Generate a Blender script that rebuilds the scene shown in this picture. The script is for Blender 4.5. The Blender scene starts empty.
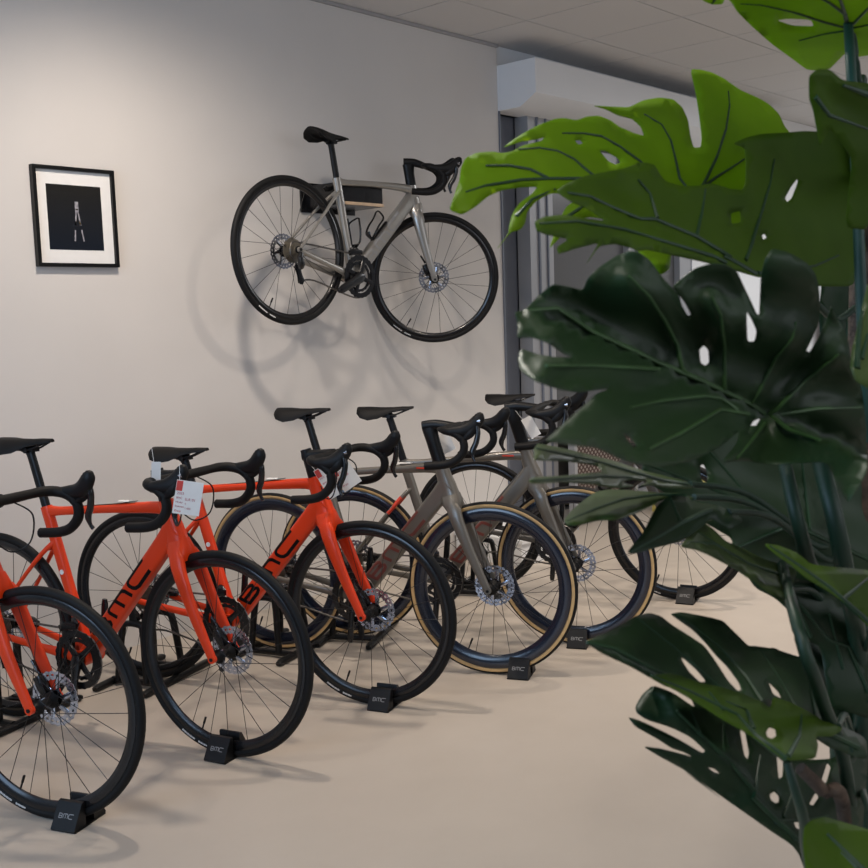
import bpy, math, random
from mathutils import Vector, Matrix, geometry
V = Vector
SC = bpy.context.scene
COL = SC.collection
random.seed(7)
PI = math.pi

# ------------------------------------------------------------------ materials
def mat(name, col, rough=.5, metal=0, coat=0, spec=.5, noise=None, bump=None, trans=0, emit=None, aniso=0):
    m = bpy.data.materials.new(name); m.use_nodes = True
    nt = m.node_tree; b = nt.nodes['Principled BSDF']
    b.inputs['Base Color'].default_value = (*col, 1)
    b.inputs['Roughness'].default_value = rough
    b.inputs['Metallic'].default_value = metal
    b.inputs['Coat Weight'].default_value = coat
    b.inputs['Coat Roughness'].default_value = .12
    b.inputs['Specular IOR Level'].default_value = spec
    if trans: b.inputs['Transmission Weight'].default_value = trans
    if emit:
        b.inputs['Emission Color'].default_value = (*emit[0], 1); b.inputs['Emission Strength'].default_value = emit[1]
    if noise or bump:
        tc = nt.nodes.new('ShaderNodeTexCoord')
    if noise:                    # (scale, amount, detail)
        n = nt.nodes.new('ShaderNodeTexNoise'); n.inputs['Scale'].default_value = noise[0]; n.inputs['Detail'].default_value = noise[2]
        nt.links.new(tc.outputs['Object'], n.inputs['Vector'])
        r = nt.nodes.new('ShaderNodeValToRGB'); a = noise[1]
        r.color_ramp.elements[0].position = .3; r.color_ramp.elements[1].position = .7
        r.color_ramp.elements[0].color = (*[c * (1 - a) for c in col], 1); r.color_ramp.elements[1].color = (*[min(1, c * (1 + a)) for c in col], 1)
        nt.links.new(n.outputs['Fac'], r.inputs['Fac']); nt.links.new(r.outputs['Color'], b.inputs['Base Color'])
    if bump:                     # (scale, strength, distance)
        n = nt.nodes.new('ShaderNodeTexNoise'); n.inputs['Scale'].default_value = bump[0]; n.inputs['Detail'].default_value = 4
        nt.links.new(tc.outputs['Object'], n.inputs['Vector'])
        bp = nt.nodes.new('ShaderNodeBump'); bp.inputs['Strength'].default_value = bump[1]; bp.inputs['Distance'].default_value = bump[2]
        nt.links.new(n.outputs['Fac'], bp.inputs['Height']); nt.links.new(bp.outputs['Normal'], b.inputs['Normal'])
    return m

M = dict(
    red=mat('glossy_red_paint', (.74, .046, .004), .38, 0, .15, spec=.35, noise=(6, .05, 2)),
    grey=mat('satin_taupe_grey_paint', (.155, .140, .118), .38, .35, .4, noise=(5, .06, 2)),
    silver=mat('pearl_silver_grey_paint', (.30, .285, .26), .30, .55, .6, noise=(5, .06, 2)),
    dark=mat('dark_grey_paint', (.06, .057, .052), .4, .2, .3, noise=(5, .06, 2)),
    black=mat('satin_black_carbon', (.005, .005, .0055), .42, 0, .03, spec=.25, noise=(40, .15, 3)),
    gloss=mat('gloss_black', (.006, .006, .007), .25, 0, .2, spec=.4, noise=(20, .1, 2)),
    carbonrim=mat('gloss_carbon_blue_sheen', (.005, .008, .020), .22, 0, .6, noise=(40, .15, 3)),  # blue sheen of the cool light is put into the rim colour
    tape=mat('black_bar_tape', (.0055, .005, .005), .6, spec=.22, bump=(320, .35, .001)),
    rubber=mat('tyre_rubber', (.005, .005, .0053), .62, spec=.25, bump=(400, .25, .0006)),
    tan=mat('tan_sidewall', (.55, .36, .16), .7, noise=(60, .08, 3)),
    spoke=mat('black_spoke_steel', (.03, .028, .027), .35, .7, noise=(30, .1, 2)),
    steel=mat('polished_steel', (.55, .56, .60), .22, 1, noise=(30, .08, 2)),
    rotor=mat('brushed_rotor_steel', (.60, .63, .72), .25, 1, noise=(120, .12, 3)),
    chain=mat('chain_steel', (.16, .15, .14), .4, .9, noise=(300, .4, 2)),
    cass=mat('cassette_steel', (.30, .27, .22), .35, .9, noise=(60, .1, 2)),
    ink=mat('black_lettering', (.003, .003, .0035), .5, spec=.15, noise=(20, .1, 2)),
    redink=mat('dull_red_lettering', (.15, .035, .026), .5, noise=(20, .1, 2)),
    brightred=mat('bright_red_accent', (.65, .05, .02), .4, noise=(20, .1, 2)),
    white=mat('white_lettering', (.75, .75, .74), .5, noise=(20, .05, 2)),
    greyink=mat('grey_lettering', (.25, .25, .25), .5, noise=(20, .05, 2)),
    paper=mat('white_card', (.80, .79, .77), .6, noise=(30, .02, 2)),
    card_red=mat('red_card_print', (.60, .06, .05), .6, noise=(30, .05, 2)),
    pinkink=mat('crimson_print', (.45, .08, .12), .6, noise=(30, .05, 2)),
    plast=mat('black_plastic', (.005, .005, .0055), .5, spec=.25, bump=(200, .1, .0006)),
    stand=mat('black_powder_coat', (.005, .005, .0055), .42, spec=.3, bump=(500, .15, .0003)),
)

# ------------------------------------------------------------------ mesh builder
class MB:
    def __init__(s): s.v = []; s.f = []; s.mi = []; s.sm = []
    def add(s, vs, fs, mi=0, smooth=True):
        o = len(s.v); s.v += [tuple(p) for p in vs]
        for f in fs: s.f.append(tuple(i + o for i in f)); s.mi.append(mi); s.sm.append(smooth)
        return s
    def box(s, c, d, mi=0, m=None):
        x, y, z = [k / 2 for k in d]
        vs = [V((a * x, b * y, e * z)) for a in (-1, 1) for b in (-1, 1) for e in (-1, 1)]
        if m is not None: vs = [m @ p for p in vs]
        vs = [p + V(c) for p in vs]
        s.add(vs, [(0, 1, 3, 2), (4, 6, 7, 5), (0, 4, 5, 1), (2, 3, 7, 6), (0, 2, 6, 4), (1, 5, 7, 3)], mi, False); return s
    def ring(s, c, rin, rout, h, axis='y', n=48, mi=0, teeth=0, td=0, hub=None):
        """flat annulus with thickness, axis along y"""
        c = V(c); vs = []; N = n
        for i in range(N):
            a = 2 * PI * i / N
            ro = rout + (td * (1 if (i // 2) % 2 else -0.0) if teeth else 0)
            for r, y in ((rin, -h / 2), (ro, -h / 2), (ro, h / 2), (rin, h / 2)):
                vs.append(c + V((r * math.cos(a), y, r * math.sin(a))))
        fs = []
        for i in range(N):
            j = (i + 1) % N
            for k in range(4):
                l = (k + 1) % 4; fs.append((4 * i + k, 4 * i + l, 4 * j + l, 4 * j + k))
        s.add(vs, fs, mi, False); return s
    def torus(s, c, R, prof, n=72, mi=None, smooth=True):
        """revolve profile [(dr, y, mi)] around the y axis at radius R, centre c"""
        c = V(c); k = len(prof); vs = []
        for i in range(n):
            a = 2 * PI * i / n
            for p in prof: vs.append(c + V(((R + p[0]) * math.cos(a), p[1], (R + p[0]) * math.sin(a))))
        o = len(s.v); s.v += [tuple(p) for p in vs]
        for i in range(n):
            j = (i + 1) % n
            for q in range(k):
                l = (q + 1) % k
                s.f.append((o + k * i + q, o + k * i + l, o + k * j + l, o + k * j + q)); s.mi.append(prof[q][2] if len(prof[q]) > 2 else 0); s.sm.append(smooth)
        return s
    def cyl(s, a, b, r, n=16, mi=0, r2=None):
        s.sweep([a, b], [r, r if r2 is None else r2], n=n, mi=mi, sub=1); return s
    def sweep(s, pts, rad, side=(0, 1, 0), n=12, e=2.0, mi=0, sub=4, cap=True, closed=False):
        """tube along pts; rad = r or (half size in plane, half size along 'side')"""
        pts = [V(p) for p in pts]
        rad = [(r, r) if not isinstance(r, (tuple, list)) else tuple(r) for r in (rad if isinstance(rad, (list,)) else [rad] * len(pts))]
        if sub > 1 and len(pts) > 2: pts, rad = crom(pts, rad, sub, closed)
        S0 = V(side); vs = []; K = len(pts); prevS = None
        for i, p in enumerate(pts):
            if closed: t = pts[(i + 1) % K] - pts[i - 1]
            else: t = pts[min(i + 1, K - 1)] - pts[max(i - 1, 0)]
            t.normalize()
            S = S0 if prevS is None else prevS
            S = S - t * S.dot(t)
            if S.length < 1e-3: S = t.orthogonal()
            S.normalize(); prevS = S if side is None or abs(S0.dot(t)) > .75 or prevS is not None and abs(S0.dot(t)) > .6 else None
            N = t.cross(S)
            a, b = rad[i]
            for j in range(n):
                th = 2 * PI * j / n; cc, ss = math.cos(th), math.sin(th)
                cx = math.copysign(abs(cc) ** (2 / e), cc); sx = math.copysign(abs(ss) ** (2 / e), ss)
                vs.append(p + N * (a * cx) + S * (b * sx))
        fs = []
        for i in range(K if closed else K - 1):
            i2 = (i + 1) % K
            for j in range(n):
                l = (j + 1) % n; fs.append((i * n + j, i * n + l, i2 * n + l, i2 * n + j))
        if cap and not closed:
            fs.append(tuple(range(n))[::-1]); fs.append(tuple((K - 1) * n + j for j in range(n)))
        s.add(vs, fs, mi, True); return s
    def prism(s, poly, y0, y1, mi=0):
        """polygon in xz extruded between y0 and y1"""
        n = len(poly); vs = [V((x, y0, z)) for x, z in poly] + [V((x, y1, z)) for x, z in poly]
        fs = [tuple(range(n)), tuple(range(n, 2 * n))[::-1]] + [(i, i + n, (i + 1) % n + n, (i + 1) % n) for i in range(n)]
        s.add(vs, fs, mi, False); return s
    def mesh(s, name, mats):
        me = bpy.data.meshes.new(name); me.from_pydata(s.v, [], s.f)
        for m in mats: me.materials.append(m)
        me.polygons.foreach_set('material_index', s.mi); me.polygons.foreach_set('use_smooth', s.sm)
        me.update()
        import bmesh
        bm = bmesh.new(); bm.from_mesh(me); bmesh.ops.recalc_face_normals(bm, faces=bm.faces); bm.to_mesh(me); bm.free()
        try: me.set_sharp_from_angle(angle=math.radians(42))
        except Exception: pass
        return me

def crom(pts, rad, sub, closed=False):
    P = []; R = []; K = len(pts)
    rng = range(K if closed else K - 1)
    g = (lambda i: i % K) if closed else (lambda i: min(max(i, 0), K - 1))
    for i in rng:
        p0, p1, p2, p3 = (pts[g(i + k)] for k in (-1, 0, 1, 2)); r1, r2 = rad[g(i)], rad[g(i + 1)]
        for j in range(sub):
            t = j / sub
            P.append(.5 * ((2 * p1) + (p2 - p0) * t + (2 * p0 - 5 * p1 + 4 * p2 - p3) * t * t + (3 * p1 - p0 - 3 * p2 + p3) * t ** 3))
            w = t * t * (3 - 2 * t); R.append(tuple(r1[k] * (1 - w) + r2[k] * w for k in (0, 1)))
    if not closed: P.append(pts[-1]); R.append(rad[-1])
    return P, R

CACHE = {}
def obj(name, key, build, mats, parent=None, mw=None, label=None):
    """one mesh object; the mesh of a repeated part is built once and shared"""
    if not isinstance(mats, (list, tuple)): mats = [mats]
    kk = (key, tuple(m.name for m in mats)) if key else None
    if kk and kk in CACHE: me = CACHE[kk]
    else:
        b = build() if callable(build) else build
        me = b.mesh(name, mats)
        if kk: CACHE[kk] = me
    o = bpy.data.objects.new(name, me); COL.objects.link(o)
    if parent: o.parent = parent
    if mw is not None: o.matrix_local = mw
    if label: o['label'] = label
    return o
def empty(name, loc=(0, 0, 0), rz=0):
    o = bpy.data.objects.new(name, None); COL.objects.link(o); o.location = loc; o.rotation_euler = (0, 0, rz); o.empty_display_size = .1
    return o
def tag(o, label, cat=None, group=None, kind=None):
    if label: o['label'] = label
    if cat: o['category'] = cat
    if group: o['group'] = group
    if kind: o['kind'] = kind
    return o
def text_mesh(txt, size, m, ext=.0003, shear=0, bold=0):
    cu = bpy.data.curves.new('print', 'FONT'); cu.body = txt; cu.size = size; cu.extrude = ext; cu.shear = shear; cu.offset = bold
    cu.align_x = 'LEFT'
    t = bpy.data.objects.new('print', cu); COL.objects.link(t)
    dg = bpy.context.evaluated_depsgraph_get(); dg.update()
    me = bpy.data.meshes.new_from_object(t.evaluated_get(dg)); bpy.data.objects.remove(t); me.materials.clear(); me.materials.append(m)
    return me
def text_obj(name, txt, size, m, parent, mw, **k):
    key = ('txt', txt, size, m.name)
    if key not in CACHE: CACHE[key] = text_mesh(txt, size, m, **k)
    o = bpy.data.objects.new(name, CACHE[key]); COL.objects.link(o); o.parent = parent; o.matrix_local = mw
    return o

# ------------------------------------------------------------------ bicycle
RW = .339; WB = .985
HA = math.radians(72.5); CA, SA = math.cos(HA), math.sin(HA)
A0 = V((WB - .045 / SA, 0, RW)); AX = V((-CA, 0, SA))
def xs(z): return A0.x - (z - RW) * CA / SA
def steer_matrix(st): return Matrix.Translation(A0) @ Matrix.Rotation(st, 4, AX) @ Matrix.Translation(-A0)
BB = V((.405, 0, .27)); STT = math.tan(math.radians(73.5))
def sx(z): return BB.x - (z - BB.z) / STT
AXR = V((0, 0, RW))

def wheel_parts(parent, kind, rear, mw0):
    """wheel about its axle at the origin of mw0: rim > none; parts of one wheel are children of the tyre-bearing rim"""
    deep = kind == 'deep'; rd = .050 if deep else (.030 if kind == 'mid' else .026)
    Rt = RW - .0135                                   # centre line of the tyre
    def rim():
        b = MB(); r0 = RW - .024; w = .0115 if not deep else .014
        b.torus((0, 0, 0), 0, [(r0, -w * .85), (r0 - .006, -w), (r0 - rd * .45, -w * 1.0), (r0 - rd * .85, -w * .55), (r0 - rd, -.003), (r0 - rd, .003), (r0 - rd * .85, w * .55), (r0 - rd * .45, w * 1.0), (r0 - .006, w), (r0, w * .85)], n=80)
        return b
    wname = 'rear_wheel' if rear else 'front_wheel'
    w = obj(wname, (wname, kind), rim, M['carbonrim' if deep else 'gloss'], parent, mw0)
    def tyre():
        b = MB(); pr = []; n = 14
        for i in range(n):
            a = 2 * PI * i / n + .01
            y = .0135 * math.sin(a); r = .0135 * math.cos(a)
            pr.append((r, y, 1 if (deep and -.95 < math.cos(a + PI / n) < .32) else 0))
        b.torus((0, 0, 0), Rt, pr, n=96); return b
    obj('tyre', ('tyre', kind), tyre, [M['rubber'], M['tan']], w, Matrix(), 'black tyre with tan sidewall' if deep else None)
    def hub():
        b = MB(); hw = .05 if not rear else .062
        b.sweep([(0, -hw, 0), (0, -hw + .012, 0), (0, -.034, 0), (0, -.028, 0), (0, -.016, 0), (0, .016, 0), (0, .028, 0), (0, .034, 0), (0, hw - .012, 0), (0, hw, 0)], [.009, .012, .014, .024, .012, .012, .024, .014, .012, .009], side=(1, 0, 0), n=20, sub=1)
        return b
    obj('hub', ('hub', rear), hub, M['plast'], w, Matrix())
    ri = RW - .024 - rd
    sp = lambda: MB().cyl((0, 0, 0), (0, 0, 1), .00115, n=6)
    ns = 24
    for i in range(ns):
        sgn = 1 if i % 2 else -1
        a = 2 * PI * i / ns
        off = (1 if (i // 2) % 2 else -1) * 1.25
        p = V((.021 * math.cos(a + off), sgn * .03, .021 * math.sin(a + off))); q = V((ri * math.cos(a), sgn * .002, ri * math.sin(a)))
        d = q - p; mm = Matrix.Translation(p) @ d.to_track_quat('Z', 'Y').to_matrix().to_4x4() @ Matrix.Diagonal((1, 1, d.length, 1))
        obj('spoke', 'spoke', sp, M['spoke'], w, mm)
    def rotor():
        b = MB(); n = 96; R = .08
        vs = []
        for i in range(n):
            a = 2 * PI * i / n; wob = .0018 * math.sin(a * 24)
            for r in (.055 - wob, .066, .0715, R + wob):
                for y in (-.0009, .0009): vs.append(V((r * math.cos(a), .044 + y, r * math.sin(a))))
        fs = []; o = len(b.v)
        for i in range(n):
            j = (i + 1) % n; A, B_ = 8 * i, 8 * j
            quads = [(0, 2), (4, 6)] if (i % 4) < 3 and True else []
            for k in (0, 2, 4):
                if k == 2 and i % 4 in (0, 1): continue      # vent slots
                fs.append((A + k, A + k + 2, B_ + k + 2, B_ + k)); fs.append((A + k + 1, B_ + k + 1, B_ + k + 3, A + k + 3))
            fs.append((A, B_, B_ + 1, A + 1)); fs.append((A + 6, A + 7, B_ + 7, B_ + 6))
        b.add(vs, fs, 0, False)
        for k in range(6):
            a = k * PI / 3
            b.sweep([(.02 * math.cos(a), .044, .02 * math.sin(a)), (.040 * math.cos(a + .25), .044, .040 * math.sin(a + .25)), (.060 * math.cos(a + .33), .044, .060 * math.sin(a + .33))], (.0075, .0016), n=6, mi=0)
        b.ring((0, .044, 0), .012, .026, .006, n=24, mi=1)
        return b
    obj('disc_rotor', 'rotor', rotor, [M['rotor'], M['gloss']], w, Matrix(), 'silver vented brake disc')
    a = -1.95
    obj('valve', ('valve', ri), lambda: MB().cyl((ri * math.cos(a), 0, ri * math.sin(a)), ((ri - .035) * math.cos(a), 0, (ri - .035) * math.sin(a)), .0028, n=8).cyl(((ri - .022) * math.cos(a), 0, (ri - .022) * math.sin(a)), ((ri - .045) * math.cos(a), 0, (ri - .045) * math.sin(a)), .004, n=8), M['plast'], w, Matrix())
    # printing on the tyre wall: short white marks that follow the curve
    if not deep:
        def marks():
            b = MB(); rr = Rt - .002
            for s in (-1,):
                for a0, cnt in ((-2.15, 14), (-1.93, 9)):
                    for q in range(cnt):
                        aa = a0 + q * .0125
                        h = .0022 if q % 3 else .003
                        y = s * .0139
                        vs = [V(((rr + dr) * math.cos(aa + da), y * (1.0), (rr + dr) * math.sin(aa + da))) for da, dr in ((0, -h), (.0085, -h), (.0085, h), (0, h))]
                        vs += [p - V((0, s * .002, 0)) for p in vs]
                        b.add(vs, [(0, 1, 2, 3), (7, 6, 5, 4), (0, 4, 5, 1), (1, 5, 6, 2), (2, 6, 7, 3), (3, 7, 4, 0)], 0, False)
            return b
        obj('tyre_print', 'tmarks', marks, M['white'], w, Matrix(), 'small white printing on tyre wall')
    if rear:
        def cass():
            b = MB()
            for k in range(11):
                r = .058 - .0032 * k; b.ring((0, -.018 - .0037 * k, 0), r * .6 if k < 3 else .014, r, .0018, n=52, teeth=1, td=-.002, mi=0)
            b.cyl((0, -.014, 0), (0, -.06, 0), .017, n=16, mi=1)
            return b
        obj('cassette', 'cass', cass, [M['cass'], M['plast']], w, Matrix(), 'bronze grey stack of sprockets')
    return w

def stroke(b, pts, y, sgn, wd, fmap, th=.0012):
    """ribbon of width wd along 2-D pts, mapped by fmap(u, v) -> xz, standing off the tube side at y"""
    P = [V((p[0], p[1])) for p in pts]; L = []; R = []
    for i in range(len(P)):
        t = (P[min(i + 1, len(P) - 1)] - P[max(i - 1, 0)]).normalized(); n = V((-t.y, t.x))
        k = 1
        if 0 < i < len(P) - 1:
            t1 = (P[i] - P[i - 1]).normalized(); k = 1 / max(.5, abs(V((-t1.y, t1.x)).dot(n)))
        L.append(P[i] + n * wd / 2 * k); R.append(P[i] - n * wd / 2 * k)
    vs = []
    for p in L + R:
        x, z, yy = fmap(p.x, p.y); vs.append(V((x, sgn * (yy + th), z)))
    for p in L + R:
        x, z, yy = fmap(p.x, p.y); vs.append(V((x, sgn * (yy - .002), z)))
    n = len(P); fs = []
    for i in range(n - 1):
        fs += [(i, i + 1, n + i + 1, n + i), (2 * n + i, 3 * n + i, 3 * n + i + 1, 2 * n + i + 1), (i, 2 * n + i, 2 * n + i + 1, i + 1), (n + i, n + i + 1, 3 * n + i + 1, 3 * n + i)]
    fs += [(0, n, 3 * n, 2 * n), (n - 1, 3 * n - 1, 4 * n - 1, 2 * n - 1)]
    b.add(vs, fs, 0, False)

LET = {   # block letters drawn as strokes, unit height
    'B': (1.45, [[(0, 1), (1.0, 1), (1.3, .9), (1.42, .75), (1.3, .58), (1.0, .5)], [(.1, .5), (1.0, .5), (1.3, .42), (1.42, .25), (1.3, .1), (1.0, 0), (0, 0)], [(.08, 1), (.08, 0)]]),
    'M': (1.9, [[(0, 0), (0, .72), (.1, .93), (.3, 1), (1.6, 1), (1.8, .93), (1.9, .72), (1.9, 0)], [(.95, 1), (.95, 0)]]),
    'C': (2.1, [[(2.1, 1), (.35, 1), (.1, .88), (0, .65), (0, .35), (.1, .12), (.35, 0), (1.7, 0)]]),
}
def lettering(word, fmap0, H, sgn, wd, slant=.25, gap=.5):
    b = MB(); u = 0
    for ch in (word if sgn < 0 else word):
        w, st = LET[ch]
        for s in st:
            pts = [((u + p[0]) * H, p[1] * H) for p in s]
            stroke(b, pts, 0, sgn, wd, lambda a, c: fmap0(a - slant * c, c))
        u += w + gap
    return b, (u - gap) * H

DT0 = V((.425, 0, .293)); DT1 = V((.812, 0, .735))          # down tube line
DTD = (DT1 - DT0).normalized(); DTN = V((-DTD.z, 0, DTD.x)) # up-normal in plane
def bike(name, loc, rz, st, sz, paint, kind, barh, label, cat='bicycle', group=None, stemtype='low', crank=-95, base_m=None, cages=False, letter='ink', zh=.83, zs=.785):
    root = empty(name)
    root.matrix_world = base_m if base_m is not None else Matrix.Translation(loc) @ Matrix.Rotation(rz, 4, 'Z')
    tag(root, label, cat, group)
    I = Matrix(); S = steer_matrix(st)
    def frame():
        b = MB()
        b.sweep([(.405, 0, .272), DT0 + DTD * .03, DT0 + DTD * .3, DT1 - DTD * .07, DT1 + DTD * .012], [(.030, .036), (.033, .028), (.033, .0235), (.033, .022), (.040, .024)], e=4.2, n=28)
        b.sweep([(xs(.685), 0, .685), (xs(.73), 0, .73), (xs(zh - .05), 0, zh - .05), (xs(zh), 0, zh)], [(.040, .029), (.036, .0245), (.030, .0225), (.026, .022)], e=2.4, n=20)
        b.sweep([(xs(zh - .025) + .005, 0, zh - .026), (.72, 0, zh - .026), (.5, 0, zs * .45 + zh * .55 - .022), (.33, 0, zs - .012), (sx(zs - .02), 0, zs - .017)], [(.026, .020), (.019, .018), (.0145, .016), (.015, .014), (.022, .013)], e=2.8, n=16)
        b.sweep([BB, (sx(.33), 0, .33), (sx(.5), 0, .5), (sx(.66), 0, .66), (sx(zs), 0, zs)], [(.026, .034), (.020, .022), (.021, .015), (.021, .0155), (.0215, .0155)], e=2.6, n=16)
        b.cyl((BB.x, -.044, BB.z), (BB.x, .044, BB.z), .029, n=24)
        for s in (-1, 1):
            b.sweep([(sx(.665) + .002, s * .006, .665), (.245, s * .024, .625), (.16, s * .045, .53), (.03, s * .064, .375), (0, s * .068, RW)], [(.011, .009), (.0085, .008), (.007, .007), (.0075, .006), (.011, .005)], n=10)
            b.sweep([(BB.x - .01, s * .032, BB.z), (.33, s * .036, .278), (.2, s * .052, .30), (.04, s * .067, .328), (0, s * .068, RW - .004)], [(.024, .014), (.019, .009), (.014, .008), (.012, .006), (.014, .005)], n=10)
            b.cyl((0, s * .062, RW), (0, s * .074, RW), .013, n=14)
        b.sweep([(.262, -.015, .64), (.262, .015, .64)], .009, side=(1, 0, 0), n=10, sub=1)
        return b
    fr = obj('frame', ('frame', zh, zs), frame, M[paint], root, I)
    # lettering on both sides of the down tube
    H = .056
    def letters(sg):
        from mathutils.bvhtree import BVHTree
        me = fr.data; bv = BVHTree.FromPolygons([v.co.copy() for v in me.vertices], [tuple(p.vertices) for p in me.polygons])
        b = MB(); u = 0; W = .0125; tot = 6.45
        for ch in 'BMC':
            w, st = LET[ch]
            for stp in st:
                pts = []
                for i in range(len(stp) - 1):
                    p, q = V(stp[i]), V(stp[i + 1]); L = (q - p).length * H; k = max(1, int(L / .004))
                    pts += [p.lerp(q, t / k) for t in range(k)]
                pts.append(V(stp[-1])); P2 = []
                for p in pts:
                    uu = (u + p.x) * H - .3 * p.y * H; uu = uu if sg < 0 else tot * H - uu
                    P2.append(V((uu, (p.y - .5) * .046 + .003)))
                Q = 6; rows = [[] for _ in range(Q)]
                for i, p in enumerate(P2):
                    t = (P2[min(i + 1, len(P2) - 1)] - P2[max(i - 1, 0)]).normalized(); n = V((-t.y, t.x)) * W / 2
                    for k in range(Q):
                        q = p + n * (1 - 2 * k / (Q - 1)); sc = 1.0
                        for _ in range(8):
                            c3 = DT0 + DTD * (.085 + q.x) + DTN * (q.y * sc)
                            hit = bv.ray_cast(V((c3.x, sg * .12, c3.z)), V((0, -sg, 0)))[0]
                            if hit and abs(hit.y) > .004: break
                            sc *= .97
                        y = abs(hit.y) if hit else .01
                        rows[k].append((c3.x, y, c3.z))
                n = len(P2); vs = [V((x, sg * (y + .0010), z)) for r_ in rows for x, y, z in r_] + [V((x, sg * (y - .002), z)) for r_ in (rows[0], rows[-1]) for x, y, z in r_]
                fs = []
                for i in range(n - 1):
                    for k in range(Q - 1): fs.append((k * n + i, k * n + i + 1, (k + 1) * n + i + 1, (k + 1) * n + i))
                    fs += [(i, Q * n + i, Q * n + i + 1, i + 1), ((Q - 1) * n + i, (Q - 1) * n + i + 1, (Q + 1) * n + i + 1, (Q + 1) * n + i)]
                b.add(vs, fs, 0, False)
            u += w + .5
        return b
    for sg in (-1, 1):
        obj('frame_lettering', ('let', sg, zh, zs), lambda: letters(sg), M[letter], fr, I, 'large block lettering along the down tube')
    if paint == 'red':
        def strip():
            b = MB(); b.sweep([(.34, 0, zs + .0022), (.55, 0, (zs * .35 + zh * .65) - .0078), (.66, 0, zh - .0085)], [(.0012, .009), (.0012, .010), (.0012, .011)], n=8); return b
        obj('top_tube_stripe', 'strip', strip, M['ink'], fr, I, 'black stripe on top of top tube')
        def pat():
            b = MB(); b.sweep([(.59, 0, zh - .0105), (.635, 0, zh - .0095)], [(.0022, .013), (.0022, .013)], n=8, sub=1); return b
        obj('top_tube_label', 'lab', pat, M['white'], fr, I, 'white label on top tube')
        obj('seat_tube_badge', 'badge', lambda: MB().cyl((sx(.56), -.0168, .56), (sx(.56), .0168, .56), .009, n=18), M['white'], fr, I, 'small round white badge')
    if paint == 'grey':
        for s in (-1, 1):
            obj('stay_accent', ('acc', s), lambda: MB().sweep([(.245, s * .0245, .625), (.185, s * .0395, .557)], [.0098, .0085], n=10, sub=1), M['brightred'], fr, I, 'bright red band on upper seat stay')
        obj('top_tube_mark', 'ttm', lambda: MB().box((.715, 0, zh - .025), (.05, .0405, .006)), M['brightred'], fr, I, 'small red lettering on top tube')
        obj('top_tube_label', 'lab2', lambda: MB().sweep([(.60, 0, zh - .0105), (.66, 0, zh - .0085)], [(.0022, .013), (.0022, .013)], n=8, sub=1), M['white'], fr, I, 'white label on top tube')
    # bolts on frame
    obj('axle_cap', 'axc', lambda: MB().cyl((0, -.077, RW), (0, .077, RW), .007, n=12), M['plast'], fr, I)
    # fork
    def fork():
        b = MB()
        b.sweep([(xs(.632) + .008, 0, .632), (xs(.648) + .006, 0, .648), (xs(.672), 0, .672), (xs(.70), 0, .70)], [(.020, .050), (.032, .052), (.040, .042), (.040, .029)], e=2.6, n=20, sub=1)
        for s in (-1, 1):
            b.sweep([(xs(.66) + .004, s * .036, .66), (xs(.635) + .010, s * .044, .635), (xs(.60) + .016, s * .050, .59), (.918, s * .056, .48), (.970, s * .058, .37), (WB, s * .058, RW - .004)], [(.026, .014), (.029, .0135), (.026, .0125), (.0205, .011), (.016, .010), (.0145, .009)], e=2.3, n=14)
            b.cyl((WB, s * .052, RW), (WB, s * .066, RW), .0135, n=16)
        return b
    fk = obj('fork', 'fork', fork, M[paint], root, S)
    obj('brake_caliper', 'fcal', lambda: MB().sweep([(.928, .047, .40), (.945, .047, .372), (.958, .047, .345)], [(.017, .014), (.022, .017), (.016, .012)], e=3, n=12).cyl((.93, .05, .405), (.90, .055, .44), .005, n=8), M['gloss'], fk, I)
    obj('axle_cap', 'faxc', lambda: MB().cyl((WB, -.069, RW), (WB, .069, RW), .006, n=12), M['plast'], fk, I)
    # wheels
    fw = wheel_parts(root, kind, False, S @ Matrix.Translation((WB, 0, RW)))
    rw = wheel_parts(root, kind, True, Matrix.Translation((0, 0, RW)))
    # seat post and saddle (post slides on the seat tube axis)
    dz = sz - .97; PM = Matrix.Translation((-dz / STT, 0, dz))
    def postm():
        b = MB(); b.sweep([(sx(.66), 0, .66), (sx(.80), 0, .80), (sx(.9), 0, .9), (sx(.918) - .002, 0, .918)], [(.016, .0115), (.016, .0115), (.0155, .0115), (.017, .013)], e=2.6, n=16)
        b.box((sx(.92), 0, .926), (.055, .032, .014))
        b.cyl((sx(.92), -.026, .926), (sx(.92), .026, .926), .011, n=14)
        return b
    sp = obj('seatpost', 'post', postm, M['black'], root, PM)
    def sad():
        b = MB(); cx = sx(.97)
        K = [(-.124, .030, .012, -.012), (-.118, .056, .024, -.014), (-.092, .068, .033, -.016), (-.055, .062, .031, -.018), (-.018, .045, .023, -.018), (.028, .028, .017, -.016), (.072, .020, .013, -.014), (.105, .018, .011, -.012), (.120, .013, .008, -.012), (.124, .005, .004, -.013)]; K[:5] = [(-.124, .026, .008, 0), (-.119, .046, .014, 0), (-.100, .064, .023, 0), (-.065, .065, .029, 0), (-.025, .049, .025, 0)]
        n = 22; vs = []
        for x, w, h, zc in K:
            for j in range(n):
                a = 2 * PI * j / n; c, s_ = math.cos(a), math.sin(a)
                y = w * math.copysign(abs(c) ** .75, c)
                z = zc + (h * .75 * math.copysign(abs(s_) ** .8, s_) if s_ > 0 else h * .25 * s_) - (abs(c) ** 2.2) * h * (1.1 if x < 0 else .6)
                vs.append(V((cx + x, y, .97 + z - zc - .75 * h - .004 - (.0025 if -.05 < x < .06 else 0))))
        fs = []
        for i in range(len(K) - 1):
            for j in range(n): l = (j + 1) % n; fs.append((i * n + j, i * n + l, (i + 1) * n + l, (i + 1) * n + j))
        fs += [tuple(range(n))[::-1], tuple((len(K) - 1) * n + j for j in range(n))]
        b.add(vs, fs, 0, True); return b
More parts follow.
